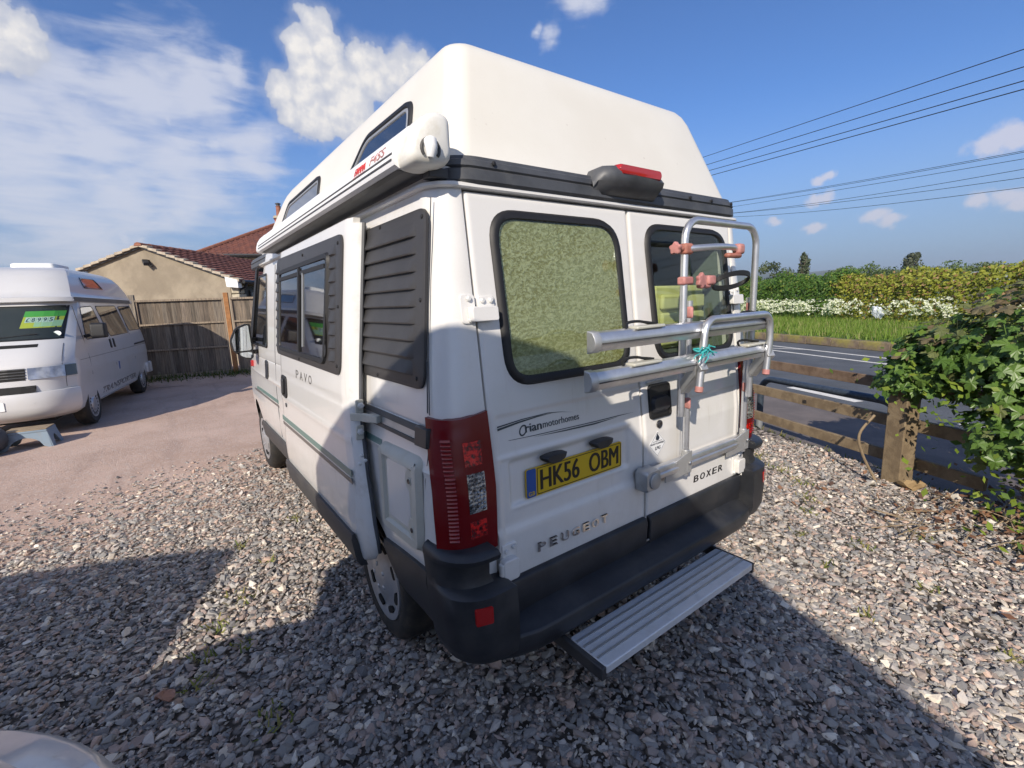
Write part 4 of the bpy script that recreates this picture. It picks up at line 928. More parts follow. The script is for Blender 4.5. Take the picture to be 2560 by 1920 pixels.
mb = MB(); c0 = hl(4.0,3.7,0); mb.lathe([(.17,7.44),(.15,7.8),(.135,8.0),(.16,8.03),(.15,8.06)], 12, lambda h,a,b_: (c0[0]+a, c0[1]+b_, h)); mb.build('chimney_pot', 'ridge_tile', ch)
mb = MB(); mb.lathe([(.11,8.06),(.11,8.16),(.17,8.18),(.17,8.22),(.05,8.26)], 10, lambda h,a,b_: (c0[0]+a, c0[1]+b_, h)); mb.build('chimney_cowl', 'gutter', ch)
tag(ho, 'stone house with brown hipped tile roof and red brick chimney behind the outbuilding', 'house')
# ------------------------------------------------------------------ the white motorhome
HZ = [.30,.40,.65,.9,1.05,1.2,1.35,1.6,1.9,2.0,2.1]; HW = [.965,.975,1.0,1.01,1.005,.995,.982,.955,.922,.91,.90]
def hw(z):
    v = interp(z, HZ, HW)
    v += .006*math.exp(-((z-1.055)/.012)**2) - .004*math.exp(-((z-1.208)/.006)**2) + .008*(1-1/(1+math.exp(-(z-.80)/.02)))
    return v
def lean(z): return max(0.0, z-1.0)*.105
van = empty('motorhome', (0,0,0))
def rp(x, z, d=0.0): return (x, lean(z)-d, z)
def sp(y, z, d=0.0): return (-(hw(z)+d), y, z)
def pc(z, s, off=0.0, sgn=-1, x0=.815):
    h = hw(z); r = max(.03, min(.11, h-x0-.005)); yr = lean(z); L1 = h-r-x0; A = r*PI/2
    if s < L1: x, y = x0+s, yr-off
    elif s < L1+A:
        a = (s-L1)/r; x, y = h-r+(r+off)*math.sin(a), yr+r-(r+off)*math.cos(a)
    else: x, y = h+off, yr+r+(s-L1-A)
    return (sgn*x, y, z)
FZ_ = [.42,.6,.75,.9,1.05,1.2,1.3,2.0,2.06]; FY_ = [4.80,4.88,4.88,4.80,4.6,4.25,4.1,3.42,3.36]
def outline(z):
    h = hw(z); r = max(.03, min(.11, h-.82)); yr = lean(z); yf = interp(z, FZ_, FY_); rf = .32
    H = [(0, yr+.045), (-.4, yr+.045), (-.811, yr+.045), (-.8155, yr+.001)]
    for i in range(7):
        a = PI/2*i/6; H.append((-(h-r+r*math.sin(a)), yr+r-r*math.cos(a)))
    ys = frange(yr+r, yf-rf, 30)[1:]
    for y in ys: H.append((-(h-.10*max(0, (y-3.2)/1.7)**2), y))
    hf = h-.10*max(0, (yf-rf-3.2)/1.7)**2
    for i in range(1, 7):
        a = PI/2*i/6; H.append((-(hf-rf*.9+rf*.9*math.cos(a)), yf-rf+rf*math.sin(a)))
    H.append((-.3, yf+.04)); H.append((0, yf+.05))
    return [(x,y,z) for x,y in H] + [(-x,y,z) for x,y in H[-2:0:-1]]
zl = [.47,.5,.56,.62,.68,.74,.78,.80,.82,.86,.9,.95,1.0,1.03,1.043,1.055,1.067,1.08,1.12,1.16,1.195,1.203,1.208,1.213,1.22,1.27,1.33,1.4,1.5,1.6,1.7,1.8,1.9,1.96,2.02,2.06]
mb = MB(); mb.rings([outline(z) for z in zl]); shell = mb.build('body', ['paint'], van)
shell.data.materials.append(MATS['dark']); shell.data.materials.append(MATS['cabin'])
cut = []
WX, WY, WYF, WR = -.956, .814, 4.014, .32
for y in (WY, WYF):
    for sg in (-1, 1):
        q = MB(); q.lathe([(.405,-.2),(.405,.35)], 40, lambda h,a,b_: (sg*(.80+h), y+a, .33+b_)); c = q.build('cutter', ['dark']); cut.append(c)
q = MB(); q.box(.12,.755,-.06,1.7,1.335,1.915); c = q.build('cutter', ['cabin']); cut.append(c)
for c in cut:
    md = shell.modifiers.new('b', 'BOOLEAN'); md.operation = 'DIFFERENCE'; md.object = c; md.solver = 'EXACT'; md.material_mode = 'TRANSFER'
dg = bpy.context.evaluated_depsgraph_get(); me = bpy.data.meshes.new_from_object(shell.evaluated_get(dg)); shell.modifiers.clear(); shell.data = me; me.name = 'body'
for c in cut: bpy.data.objects.remove(c)
shade(me, 32)
def part(mb, name, mats, parent=None, **k): return mb.build(name, mats, parent or van, **k)

# cabin seen through the right rear window
mb = MB(); mb.box(.33,.75,.20,.26,1.34,1.66); 
for i in range(3): mb.box(.36,.73,.175,.202,1.36+.09*i,1.435+.09*i)
part(mb, 'seat_back', 'seat', bevel=.012)
mb = MB(); mb.prism(rrect(.15,.36,1.40,1.74,.05), lambda a,b_,d: (a,d,b_), 1.60, 1.62); part(mb, 'pale_window_panel', 'cabin_light')  # opaque pale panel; the far window's daylight is put into its colour
mb = MB(); mb.box(.13,.20,.5,.56,1.34,1.56); mb.box(.70,.74,.27,.31,1.34,1.9); mb.box(.13,.75,1.0,1.05,1.70,1.74); part(mb, 'cupboard', 'cabin_light', bevel=.008)

# rear doors: pressed panels as relief
def sst(x, a, b_): 
    t = min(1, max(0, (x-a)/(b_-a))); return t*t*(3-2*t)
def boxm(x, z, x0, x1, z0, z1, s):
    return sst(x,x0-s,x0+s)*(1-sst(x,x1-s,x1+s))*sst(z,z0-s,z0+s)*(1-sst(z,z1-s,z1+s))
def relL(x, z):
    d = 0
    d -= .005*boxm(x,z,-.778,-.016,.40,1.221,.004)
    d += .006*math.exp(-((z-1.072)/.008)**2)*boxm(x,z,-.785,-.09,1.0,1.2,.02)
    d -= .013*boxm(x,z,-.735,-.10,.886,1.052,.011)
    d += .005*math.exp(-((z-.884)/.009)**2)*boxm(x,z,-.725,-.13,.8,1.0,.02)
    d += .012*(1-sst(z,.785,.83))
    return d
def relR(x, z):
    d = 0
    d -= .006*boxm(x,z,.275,.775,.845,1.118,.005)
    d += .012*(1-sst(z,.785,.83))
    return d
def door(name, x0, x1, rel, hole=None, label=None):
    us = [x0-.0006]+frange(x0, x1, 118)+[x1+.0006]; vs_ = [.5994]+frange(.60, 1.975, 206)+[1.9756]
    def fn(u, v):
        e = -.032 if (u < x0 or u > x1 or v < .6 or v > 1.975) else rel(u, v)
        k = min(u-x0, x1-u, 1.975-v); e2 = -.006*(1-min(1, max(0, k/.012)))**2 if k >= 0 else 0
        return rp(min(max(u,x0),x1), min(max(v,.6),1.975), e+e2)
    mb = MB(); mb.grid(us, vs_, fn, hole); o = part(mb, name, 'paint', smooth=50); 
    if label: o['label'] = label
    return o
W1 = poly_round([(-.735,1.335),(-.052,1.335),(-.068,1.925),(-.722,1.925)], [.13,.13,.15,.13], 8)
W1 = poly_round([(-.715,1.312),(-.052,1.312),(-.070,1.930),(-.728,1.930)], [.12,.12,.14,.12], 8)
W2 = poly_round([(.118,1.312),(.778,1.312),(.752,1.932),(.092,1.932)], [.12,.12,.13,.12], 8)
W2i = offset_poly(W2, .022)
def inpoly(P):
    def f(x, z):
        c = False; n = len(P); j = n-1
        for i in range(n):
            if (P[i][1] > z) != (P[j][1] > z) and x < (P[j][0]-P[i][0])*(z-P[i][1])/(P[j][1]-P[i][1])+P[i][0]: c = not c
            j = i
        return c
    return f
ip = inpoly(W2i)
dl = door('rear_door', -.804, -.0055, relL, None, 'left rear door with foil covered window and number plate')
dr = door('rear_door', .0055, .804, relR, lambda x,z: not ip(x,z), 'right rear door carrying the cycle rack')
mb = MB(); mb.prism(offset_poly(W1,.02), lambda a,b_,d: rp(a,b_,d), .001, .004); mb.build('insulating_screen', 'foil', dl)
mb = MB(); mb.prism(offset_poly(W1,.02), lambda a,b_,d: rp(a,b_,d), .0075, .0085); mb.build('window_pane', 'glass', dl)
mb = MB(); ring_seal(mb, W1, .040, lambda a,b_,d: rp(a,b_,d), -.001, .014); mb.build('window_seal', 'rubber', dl, smooth=60)
mb = MB(); mb.prism(offset_poly(W2,.02), lambda a,b_,d: rp(a,b_,d), .004, .006); mb.build('window_pane', 'glass', dr)
mb = MB(); ring_seal(mb, W2, .036, lambda a,b_,d: rp(a,b_,d), -.001, .014); mb.build('window_seal', 'rubber', dr, smooth=60)
# dark lower cladding on each door
for x0, x1, dd in ((-.803,-.009,dl), (.009,.80,dr)):
    P = [(-.004,.40),(.022,.43),(.034,.60),(.026,.622),(-.004,.628)]
    mb = MB(); mb.rings([[(x, -a, b_) for a,b_ in P] for x in (x0,x0+.012,x1-.012,x1)]); mb.build('cladding', 'plastic', dd, bevel=.006)
# number plate
plate = MB(); plate.prism(rrect(-.667,-.147,.8955,1.0065,.008,3), lambda a,b_,d: (a,-d,b_), -.012, -.006); pl_ = plate.build('number_plate', 'yellow', dl)
mb = MB(); mb.prism(rrect(-.665,-.621,.8965,1.0055,.007,3), lambda a,b_,d: (a,-d,b_), -.0065, -.0045); mb.build('blue_band', 'plate_blue', pl_)
pf = lambda x0, z0: (lambda u,v,d: (x0+u, -d, z0+v))
mb = MB(); btext(mb, 'HK56', .203, .079, pf(-.600,.914), -.0065, -.0045, .0042); btext(mb, 'OBM', .176, .079, pf(-.343,.914), -.0065, -.0045, .0042)
bd = rrect(-.615,-.152,.900,1.002,.006,3); bi = offset_poly(bd, .0022); mb.rings([[(a,.0065,b_) for a,b_ in bd],[(a,.0045,b_) for a,b_ in bd],[(a,.0045,b_) for a,b_ in bi],[(a,.0065,b_) for a,b_ in bi]], False, False, 0, loop=True)
mb.build('registration', 'black', pl_)
mb = MB(); text(mb, 'GB', .030, .016, pf(-.658,.903), -.005, -.0038, .01); mb.build('country_code', 'yellow', pl_)
for cx in (-.543, -.285):
    P = [(cx+.058*math.cos(math.radians(a)), 1.043+.030*math.sin(math.radians(a))*(1 if a > 180 else .25)) for a in range(0,360,20)]
    Q = [((a-cx)*.8+cx, (b_-1.043)*.8+1.041) for a,b_ in P]
    mb = MB(); mb.rings([[(a,.006,b_) for a,b_ in P],[(a,-.020,b_) for a,b_ in P],[(a,-.030,b_) for a,b_ in Q]], True, True); mb.build('plate_lamp', 'plastic', dl, smooth=50)
# lettering
mb = MB(); xs = [-.637,-.578,-.518,-.460,-.402,-.349,-.294]; 
for x, ch in zip(xs, 'PEUGEOT'): btext(mb, ch, .040, .034, (lambda u,v,d,x=x: (x+u, -.007-d, .682+(x+.637)*.0+v)), .0, .007, .004)
mb.build('maker_lettering', 'chrome', dl)
mb = MB()
for i, ch in enumerate('BOXER'): btext(mb, ch, .042, .034, (lambda u,v,d,i=i: (.372+i*.0555+u+v*.12, -.007-d, .684+v)), 0, .006, .004)
mb.build('model_lettering', 'chrome_dark', dr)
on = lambda x0,z0: (lambda u,v,d: rp(x0+u+v*.0, z0+v, d-.004))
mb = MB(); text(mb, 'O', .034, .040, (lambda u,v,d: rp(-.684+u+v*.25, 1.134+v, d-.004)), .0, .0012, .0); btext(mb, 'rian', .078, .030, on(-.652,1.143), 0, .0012, .0022); text(mb, 'motorhomes', .186, .0255, on(-.568,1.1455), 0, .0012, .0); mb.build('dealer_lettering', 'logo_ink', dl)
def swoosh(mb, top, bot):
    n = len(top); P = [rp(a,b_,-.0032) for a,b_ in top]+[rp(a,b_,-.0032) for a,b_ in bot]; Q = [rp(a,b_,-.004) for a,b_ in top]+[rp(a,b_,-.004) for a,b_ in bot]
    mb.add(P, [(i,i+1,n+i+1,n+i) for i in range(n-1)])
mb = MB()
swoosh(mb, [(-.772,1.188),(-.66,1.196),(-.54,1.198),(-.47,1.190),(-.405,1.177)], [(-.772,1.183),(-.66,1.1925),(-.54,1.195),(-.47,1.1885),(-.405,1.177)])
swoosh(mb, [(-.772,1.180),(-.68,1.189),(-.59,1.1935),(-.50,1.193)], [(-.772,1.172),(-.68,1.183),(-.59,1.190),(-.50,1.193)])
swoosh(mb, [(-.73,1.131),(-.60,1.127),(-.45,1.124),(-.30,1.121),(-.15,1.120),(-.05,1.117)], [(-.73,1.1295),(-.60,1.1245),(-.45,1.121),(-.30,1.1175),(-.15,1.117),(-.05,1.117)])
swoosh(mb, [(-.62,1.1205),(-.45,1.117),(-.30,1.114),(-.15,1.1145)], [(-.62,1.1205),(-.45,1.112),(-.30,1.108),(-.15,1.1145)])
mb.build('swoosh_graphic', 'logo_ink', dl)
# handle, lock, warning diamond
hp = rrect(.042,.200,1.062,1.222,.022,5)
mb = MB(); ring_seal(mb, hp, .012, lambda a,b_,d: rp(a,b_,d), -.002, .010); mb.prism(offset_poly(hp,.008), lambda a,b_,d: rp(a,b_,d), -.001, .003); hd_ = mb.build('door_handle', 'rubber', dr, smooth=40)
mb = MB(); mb.rings([[rp(a,b_,.004) for a,b_ in rrect(.055,.188,1.085,1.165,.03,5)],[rp(a,b_,.022) for a,b_ in rrect(.062,.180,1.105,1.16,.026,5)]]); mb.build('handle_grip', 'plastic', hd_, smooth=40)
mb = MB(); mb.bar(rp(.035,1.232,.004), rp(.15,1.238,.004), .014, .012); mb.build('handle_trim', 'alu_dull', hd_, bevel=.003)
mb = MB(); mb.lathe([(.019,-.002),(.019,.004),(.014,.007),(.008,.005)], 16, lambda h,a,b_: (.105+a, -.001-h, 1.036+b_)); mb.build('lock', 'chrome_dark', dr, smooth=40)
mb = MB(); mb.prism([(.093,1.006),(.030,.944),(.093,.882),(.156,.944)], lambda a,b_,d: rp(a,b_,d), -.001, .001); wl = mb.build('warning_sticker', 'pvc_white', dr)
mb = MB(); bd = [(.093,1.001),(.035,.944),(.093,.887),(.151,.944)]; bi = offset_poly(bd,.0014); mb.rings([[rp(a,b_,.0008) for a,b_ in bd],[rp(a,b_,.0016) for a,b_ in bd],[rp(a,b_,.0016) for a,b_ in bi],[rp(a,b_,.0008) for a,b_ in bi]], False, False, 0, loop=True)
mb.prism([(.086,.962),(.080,.970),(.081,.979),(.088,.988),(.089,.996),(.096,.988),(.099,.980),(.101,.984),(.106,.973),(.104,.966),(.099,.962)], lambda a,b_,d: rp(a,b_,d), .0008, .0018)
text(mb, 'HIGHLY FLAMMABLE', .10, .0085, lambda u,v,d: rp(.043+u,.943+v,d), .0008, .0018); text(mb, 'LPG', .038, .016, lambda u,v,d: rp(.075+u+v*.2,.917+v,d), .0008, .0018, .02)
mb.prism([(.06,.957),(.126,.957),(.126,.9585),(.06,.9585)], lambda a,b_,d: rp(a,b_,d), .0008, .0018); mb.build('warning_print', 'ink', wl)

# hinges
def hinge(sx, zc, up_, root):
    r_ = MB(); f = lambda x,z,d: rp(sx*x, z, d)
    if up_:
        r_.prism(rrect(.812,.868,zc-.052,zc+.045,.012,3), lambda a,b_,d: (sx*pc(b_, a-.815, d)[0]*-1, pc(b_, a-.815, d)[1], b_), .0, .006)
        r_.prism(rrect(.735,.802,zc-.01,zc+.038,.010,3), lambda a,b_,d: f(a,b_,d), .0, .007)
        r_.prism(rrect(.742,.845,zc-.045,zc+.004,.008,3), lambda a,b_,d: f(a,b_,d), .006, .038)
    else:
        r_.prism(rrect(.735,.800,zc-.06,zc+.075,.010,3), lambda a,b_,d: f(a,b_,d), .0, .016)
        r_.prism(rrect(.745,.815,zc-.05,zc+.03,.014,3), lambda a,b_,d: f(a,b_,d), .014, .045); r_.tube([f(.812,zc-.075,.03), f(.812,zc+.02,.03)], .013, 10)
    o = r_.build('hinge', 'white_plastic' if False else 'paint', root, bevel=.004)
    q = MB(); 
    for (x, z, d) in (((.752,zc+.022,.006),(.785,zc+.022,.006),(.838,zc+.03,.0),(.838,zc-.04,.0)) if up_ else ((.752,zc+.06,.016),(.785,zc+.05,.016),(.748,zc-.045,.016))):
        p = f(x,z,d) if x < .8 else (sx*x, lean(z)-.006, z); bolt(q, p, (0,-1,.1), .009, .010)
    q.build('hinge_bolt', 'jamb', o)
hinge(-1,1.598,True,van); hinge(-1,.69,False,van); hinge(1,1.598,True,van); hinge(1,.69,False,van)

# tail lamps
def lamp(sg, label):
    zs = frange(.775, 1.255, 30); ss = frange(.001, .212, 24)
    def o_(z, s, d): return pc(z, s, d, sg)
    def top(z, s): 
        t = (z-.775)/.48; z2 = .775+.48*t; sag = .014*math.sin(PI*min(1,s/.25)); return z2-sag*t-(.018*math.sin(PI*min(1,s/.25))*(1-t))
    mb = MB(); nS = len(ss)
    outer = [[o_(top(z,s), s, .014+.006*math.sin(PI*(i+.01)/30)) for s in ss] for i, z in enumerate(zs)]; inner = [[o_(top(z,s), s, -.012) for s in ss] for z in zs]
    mb.rings([a+b_[::-1] for a,b_ in zip(outer, inner)]); L = part(mb, 'tail_lamp', 'lens', smooth=45); L['label'] = label
    def win(name, m_, s0, s1, z0, z1, d=.021, n=5, rows=1):
        mb = MB(); S_ = frange(s0,s1,n); mb.rings([[o_(z,s,d) for s in S_]+[o_(z,s,.012) for s in S_[::-1]] for z in frange(z0,z1,6)]); return mb.build(name, m_, L, smooth=30)
    a, b_ = .045, .105
    win('upper_reflector', 'lens_hi', a, b_, 1.085, 1.165); win('lower_reflector', 'lens_hi', a, b_, .835, .895)
    w_ = win('reversing_lens', 'clear_lens', a-.002, b_, .925, 1.06, .0215)
    q = MB()
    for i in range(5):
        for j in range(9):
            s = a+.006+i*.0115; z = .935+j*.0142; c = Vector(o_(z, s, .0215)); nn = Vector(o_(z,s,.05))-c; q.add([o_(z,s-.004,.0218), o_(z,s+.004,.0218), o_(z+.009,s+.003,.0255), o_(z+.009,s-.003,.0255)], [(0,1,2,3)])
    q.build('lens_facets', 'chrome', w_)
    for i in range(26):
        z = .835+i*.0135; mb = MB(); mb.rings([[o_(z,s,.021) for s in frange(.150,.180,3)]+[o_(z+.0075,s,.0255) for s in frange(.150,.180,3)[::-1]]+[o_(z,s,.010) for s in frange(.150,.180,3)[::-1]]], True, False) if False else None
        mb = MB(); S_ = frange(.138,.166,3); mb.rings([[o_(z-.003,s,.018) for s in S_],[o_(z,s,.0245) for s in S_],[o_(z+.006,s,.018) for s in S_]], False, False); mb.add([o_(z-.003,.138,.018), o_(z,.138,.0245), o_(z+.006,.138,.018)], [(0,1,2)]); mb.build('lens_rib', 'lens_rib', L)
lamp(-1, 'left tail lamp with clear reversing lens'); lamp(1, 'right tail lamp')

# rear bumper
P = [(.05,.505),(-.015,.500),(-.085,.462),(-.112,.450),(-.118,.425),(-.110,.385),(-.09,.352),(-.02,.335),(.05,.345)]
mb = MB(); xs_ = frange(-.86,.86,24)
def bx_(x): return max(0, (abs(x)-.66)/.2)**2*.055
mb.rings([[(x, y+bx_(x)*(1 if y < 0 else 0), z) for y,z in P] for x in xs_]); part(mb, 'step_bumper', 'plastic', smooth=35, bevel=.008)
mb = MB(); mb.grid(frange(-.80,.80,1), [0,1], lambda x,t: (x, -.010-.004*t, .507+.0*t)); 
mb.bar((-.1,-.022,.5105),(.80,-.022,.5105),.006,.006); part(mb, 'tread_trim', 'alu_dull')
def corner_piece(sg, label):
    R_ = []
    def ol(z, o1, o2, xin, ye=.135):
        h = hw(z); pts = []; r = .14
        x1 = h+o1; y0 = lean(z)-o2
        pts = [(xin, y0)] + [(x1-r+r*math.sin(a), y0+r-r*math.cos(a)) for a in [PI/2*i/8 for i in range(9)]] + [(x1, ye), (x1-.05, ye), (x1-.10, y0+.14), (xin, max(y0+.06, .03))]
        return [(sg*x, y, z) for x, y in pts]
    for z,o1,o2,xi in ((.365,-.02,.055,.80),(.40,.012,.088,.80),(.45,.022,.104,.80),(.55,.024,.105,.80),(.655,.022,.098,.80),(.665,.020,.08,.815),(.672,.018,.045,.86),(.70,.018,.035,.87),(.757,.020,.040,.87),(.766,.022,.075,.85),(.785,.022,.082,.85),(.800,.014,.074,.855),(.806,.002,.06,.86)): R_.append(ol(z,o1,o2,xi))
    mb = MB(); mb.rings(R_); o = part(mb, 'bumper_corner', 'plastic', smooth=38, label=label)
    q = MB(); rr_ = rrect(.905,.962,.566,.628,.006,3); q.rings([[(sg*(a if sg < 0 else a-.0), -.095+max(0,(a-.88))*.30-d, b_) for a,b_ in rr_] for d in (0,.016)]); q.build('reflector', 'reflector', o)
corner_piece(-1, 'left bumper corner'); corner_piece(1, 'right bumper corner')
# pull out step
st_ = MB(); st_.prism(rrect(-.565,.452,-.287,-.098,.012,3), lambda a,b_,d: (a,b_,d), .305, .338); so_ = part(st_, 'rear_step', 'step_alu', bevel=.004)
for y in (-.135,-.170,-.205,-.24):
    mb = MB(); mb.bar((-.56,y,.3395),(.447,y,.3395),.010,.005); mb.build('tread_rib', 'alu_dull', so_)
mb = MB(); mb.box(-.585,-.562,-.285,.05,.285,.335); mb.box(.449,.47,-.285,.05,.285,.335); mb.box(-.56,.45,-.02,.05,.30,.33); mb.build('step_arm', 'skirt', so_, bevel=.004)

# high top roof
RL = [(2.09+(a-2.09)*1.10 if a > 2.09 else a,b,c,d) for a,b,c,d in [(2.03,.835,.085,4.05),(2.09,.832,.120,3.98),(2.20,.798,.166,3.78),(2.30,.766,.208,3.60),(2.38,.740,.242,3.44),(2.44,.722,.268,3.30),(2.475,.708,.290,3.20),(2.50,.690,.315,3.08),(2.518,.662,.355,2.96),(2.532,.61,.43,2.80),(2.542,.50,.60,2.6),(2.548,.30,.9,2.3)]]
def rout(z, h, yr, yf):
    r = .075; rf = .22; H = [(0,yr),(-h*.5,yr)]
    for i in range(7):
        a = PI/2*i/6; H.append((-(h-r+r*math.sin(a)), yr+r-r*math.cos(a)))
    for y in frange(yr+r, yf-rf, 24)[1:]: H.append((-h, y))
    for i in range(1,7):
        a = PI/2*i/6; H.append((-(h-rf+rf*math.cos(a)), yf-rf+rf*math.sin(a)))
    H.append((0,yf)); return [(x,y,z) for x,y in H]+[(-x,y,z) for x,y in H[-2:0:-1]]
mb = MB(); mb.rings([rout(*q) for q in RL]); roof = part(mb, 'high_top_roof', 'grp', smooth=60)
def roofside(y, z, d=0.0): return (-(interp(z,[a[0] for a in RL],[a[1] for a in RL])+d), y, z)
for quad, lb in (([(.46,2.13),(1.45,2.13),(1.08,2.432),(.55,2.425)], 'rear roof window'), ([(1.80,2.13),(3.08,2.13),(2.80,2.435),(1.90,2.442)], 'front roof window')):
    Pq = poly_round(quad, .07, 6)
    mb = MB(); ring_seal(mb, Pq, .030, roofside, -.004, .012); ring_o = mb.build('roof_window', 'rubber', roof, smooth=60, label=lb)
    mb = MB(); P2 = offset_poly(Pq, .026) if area(Pq) > 0 else offset_poly(Pq[::-1], .026); ring_seal(mb, P2, .022, roofside, .0, .009); mb.build('window_frame', 'alu_dull', ring_o, smooth=60)
    mb = MB(); mb.prism(offset_poly(P2,.018), roofside, .001, .004); mb.build('window_pane', 'glass_solid', ring_o)
# grooved grey band between roof and body
BL = [(1.995,-.004),(2.000,.022),(2.008,.030),(2.040,.032),(2.046,.026),(2.052,.032),(2.070,.030),(2.076,.022),(2.086,.020),(2.092,.004),(2.094,-.03)]
def band(z, o):
    h = .872-.10*max(0,z-2.0)+o; yr = .106+(z-2.0)*.10-o; yf = 4.08+o; r = .13; rf = .24; H = [(0,yr),(-.4,yr)]
    for i in range(9):
        a = PI/2*i/8; H.append((-(h-r+r*math.sin(a)), yr+r-r*math.cos(a)))
    for y in frange(yr+r, yf-rf, 16)[1:]: H.append((-h, y))
    for i in range(1,7):
        a = PI/2*i/6; H.append((-(h-rf+rf*math.cos(a)), yf-rf+rf*math.sin(a)))
    H.append((0,yf)); return [(x,y,z) for x,y in H]+[(-x,y,z) for x,y in H[-2:0:-1]]
mb = MB(); mb.rings([band(*q) for q in BL], False, False); bnd = part(mb, 'roof_band', 'trim', smooth=30)
q = MB()
for x in (-.70,.42,.60,.78): bolt(q, (x, .078, 2.066 if x < 0 else 2.06), (0,-1,.1), .008, .006)
q.build('band_screw', 'rubber', bnd)
# rain gutter strip under the band
def gut(z, o):
    h = hw(1.96)+o; yr = lean(z)-o+.0; yf = 3.45; r = .10; H = [(0,yr),(-.4,yr)]
    for i in range(9):
        a = PI/2*i/8; H.append((-(h-r+r*math.sin(a)), yr+r-r*math.cos(a)))
    for y in frange(yr+r, yf-.2, 16)[1:]: H.append((-h, y))
    H += [(-h+.06, yf-.05), (-h+.2, yf), (0,yf)]; return [(x,y,z) for x,y in H]+[(-x,y,z) for x,y in H[-2:0:-1]]
mb = MB(); mb.rings([gut(1.982,-.02), gut(1.983,.012), gut(1.988,.017), gut(1.998,.017), gut(2.002,.010), gut(2.012,-.01)], False, False); part(mb, 'rain_gutter', 'paint', smooth=35)
# high level brake lamp in its grey hump
R_ = []
for x,zt,yo in ((-.235,2.07,.072),(-.222,2.094,.058),(-.205,2.114,.040),(-.182,2.124,.024),(-.15,2.126,.014),(-.05,2.122,.012),(.07,2.116,.014),(.135,2.110,.016),(.142,2.095,.03)):
    zb = 2.02; R_.append([(x,.16,zt-.004),(x,yo+.05,zt),(x,yo+.02,zt-.006),(x,yo,zt-.03),(x,yo+.006,2.062),(x,yo+.03 if yo < .03 else .075,2.040),(x,.085,2.010),(x,.16,2.010)])
mb = MB(); mb.rings(R_); hump = part(mb, 'brake_lamp_housing', 'trim', smooth=50)
mb = MB(); mb.rings([[(a, .002+.014*((a+.012)/.135)**2+k, b_) for a,b_ in rrect(-.148+i,.122-i,2.084+i,2.126-i*.6,.018,5)] for k,i in ((.03,-.003),(.008,0),(.0,.006))]); mb.build('brake_lamp', 'lens_hi' if False else 'reflector', hump, smooth=50)

# side: louvred panel over the rear quarter
Q = poly_round([(.118,1.335),(.92,1.335),(.92,1.925),(.135,1.925)][::-1], .055, 6)
mb = MB(); mb.rings([[sp(a,b_,.0) for a,b_ in Q],[sp(a,b_,.010) for a,b_ in Q],[sp(a,b_,.014) for a,b_ in (offset_poly(Q,.010) if area(Q) > 0 else offset_poly(Q[::-1],.010)[::-1])]]); lp = part(mb, 'louvred_panel', 'louvre', smooth=30)
for i in range(9):
    zt = 1.893-i*.0575; zb = zt-.0565; y0 = .205-.012*math.sin(i*.4); R_ = []
    for t,y in ((0,y0-.01),(.35,y0),(.8,y0+.015),(1,y0+.035),(1,.895)):
        R_.append([sp(y,zt,.0125), sp(y,zt-(zt-zb)*.45,.0135+.006*t), sp(y,zb+.008,.014+.013*t), sp(y,zb+.003,.0135+.011*t), sp(y,zb,.0125)])
    mb = MB(); mb.rings(R_); mb.build('louvre', 'louvre', lp, smooth=30)
q = MB()
for y,z in ((.155,1.895),(.52,1.912),(.15,1.63),(.165,1.37),(.52,1.348)): bolt(q, sp(y,z,.012), (-1,0,.1), .0075, .006)
q.build('panel_screw', 'rubber', lp)
# middle door rail with end cap
mb = MB(); mb.prism([(.13,1.146),(1.0,1.140),(1.0,1.204),(.13,1.207)], sp, .0, .007); rl_ = part(mb, 'door_rail', 'alu_dull', label='weathered sliding door rail')
mb = MB(); mb.prism([(.13,1.188),(1.0,1.186),(1.0,1.205),(.13,1.208)], sp, .006, .012); mb.prism([(.13,1.144),(1.0,1.138),(1.0,1.152),(.13,1.158)], sp, .006, .012); mb.build('rail_lip', 'skirt', rl_)
mb = MB(); mb.prism([(.078,1.147),(.172,1.142),(.172,1.210),(.078,1.214)], lambda a,b_,d: sp(a,b_,d), .0, .020); mb.build('rail_end_cap', 'plastic', rl_, bevel=.004)
# locker hatch
Hq = poly_round([(.525,.715),(.165,.735),(.135,1.10),(.515,1.085)], .045, 6)
if area(Hq) < 0: Hq = Hq[::-1]
Hi = offset_poly(Hq, .062); Hi2 = poly_round([(.462,.775),(.235,.79),(.235,.85),(.215,.87),(.215,.99),(.235,1.01),(.235,1.045),(.455,1.035)], .016, 3)
if area(Hi2) < 0: Hi2 = Hi2[::-1]
mb = MB(); ring_seal(mb, Hq, .060, sp, .0, .022); mb.prism(offset_poly(Hq,.05), sp, .0, .010); ht = part(mb, 'locker_hatch', 'hatch', smooth=50)
mb = MB(); mb.prism(poly_round([(.455,.79),(.245,.80),(.245,1.04),(.45,1.03)][::-1], .02, 4), sp, .008, .0125); mb.build('hatch_door', 'paint', ht, bevel=.002)
for z in (1.0,.815):
    mb = MB(); mb.prism(poly_round([(.19,z-.05),(.255,z-.03),(.255,z+.03),(.19,z+.05)], .03, 5), sp, .008, .0195); mb.lathe([(.014,.018),(.014,.024),(.008,.024)], 14, lambda h,a,b_: sp(.215+a, z+b_, h)); mb.build('hatch_lock', 'hatch', ht, smooth=40)
    mb = MB(); mb.lathe([(.009,.022),(.009,.0265),(.004,.0255)], 12, lambda h,a,b_: sp(.215+a, z+b_, h)); mb.build('lock_barrel', 'chrome_dark', ht, smooth=40)
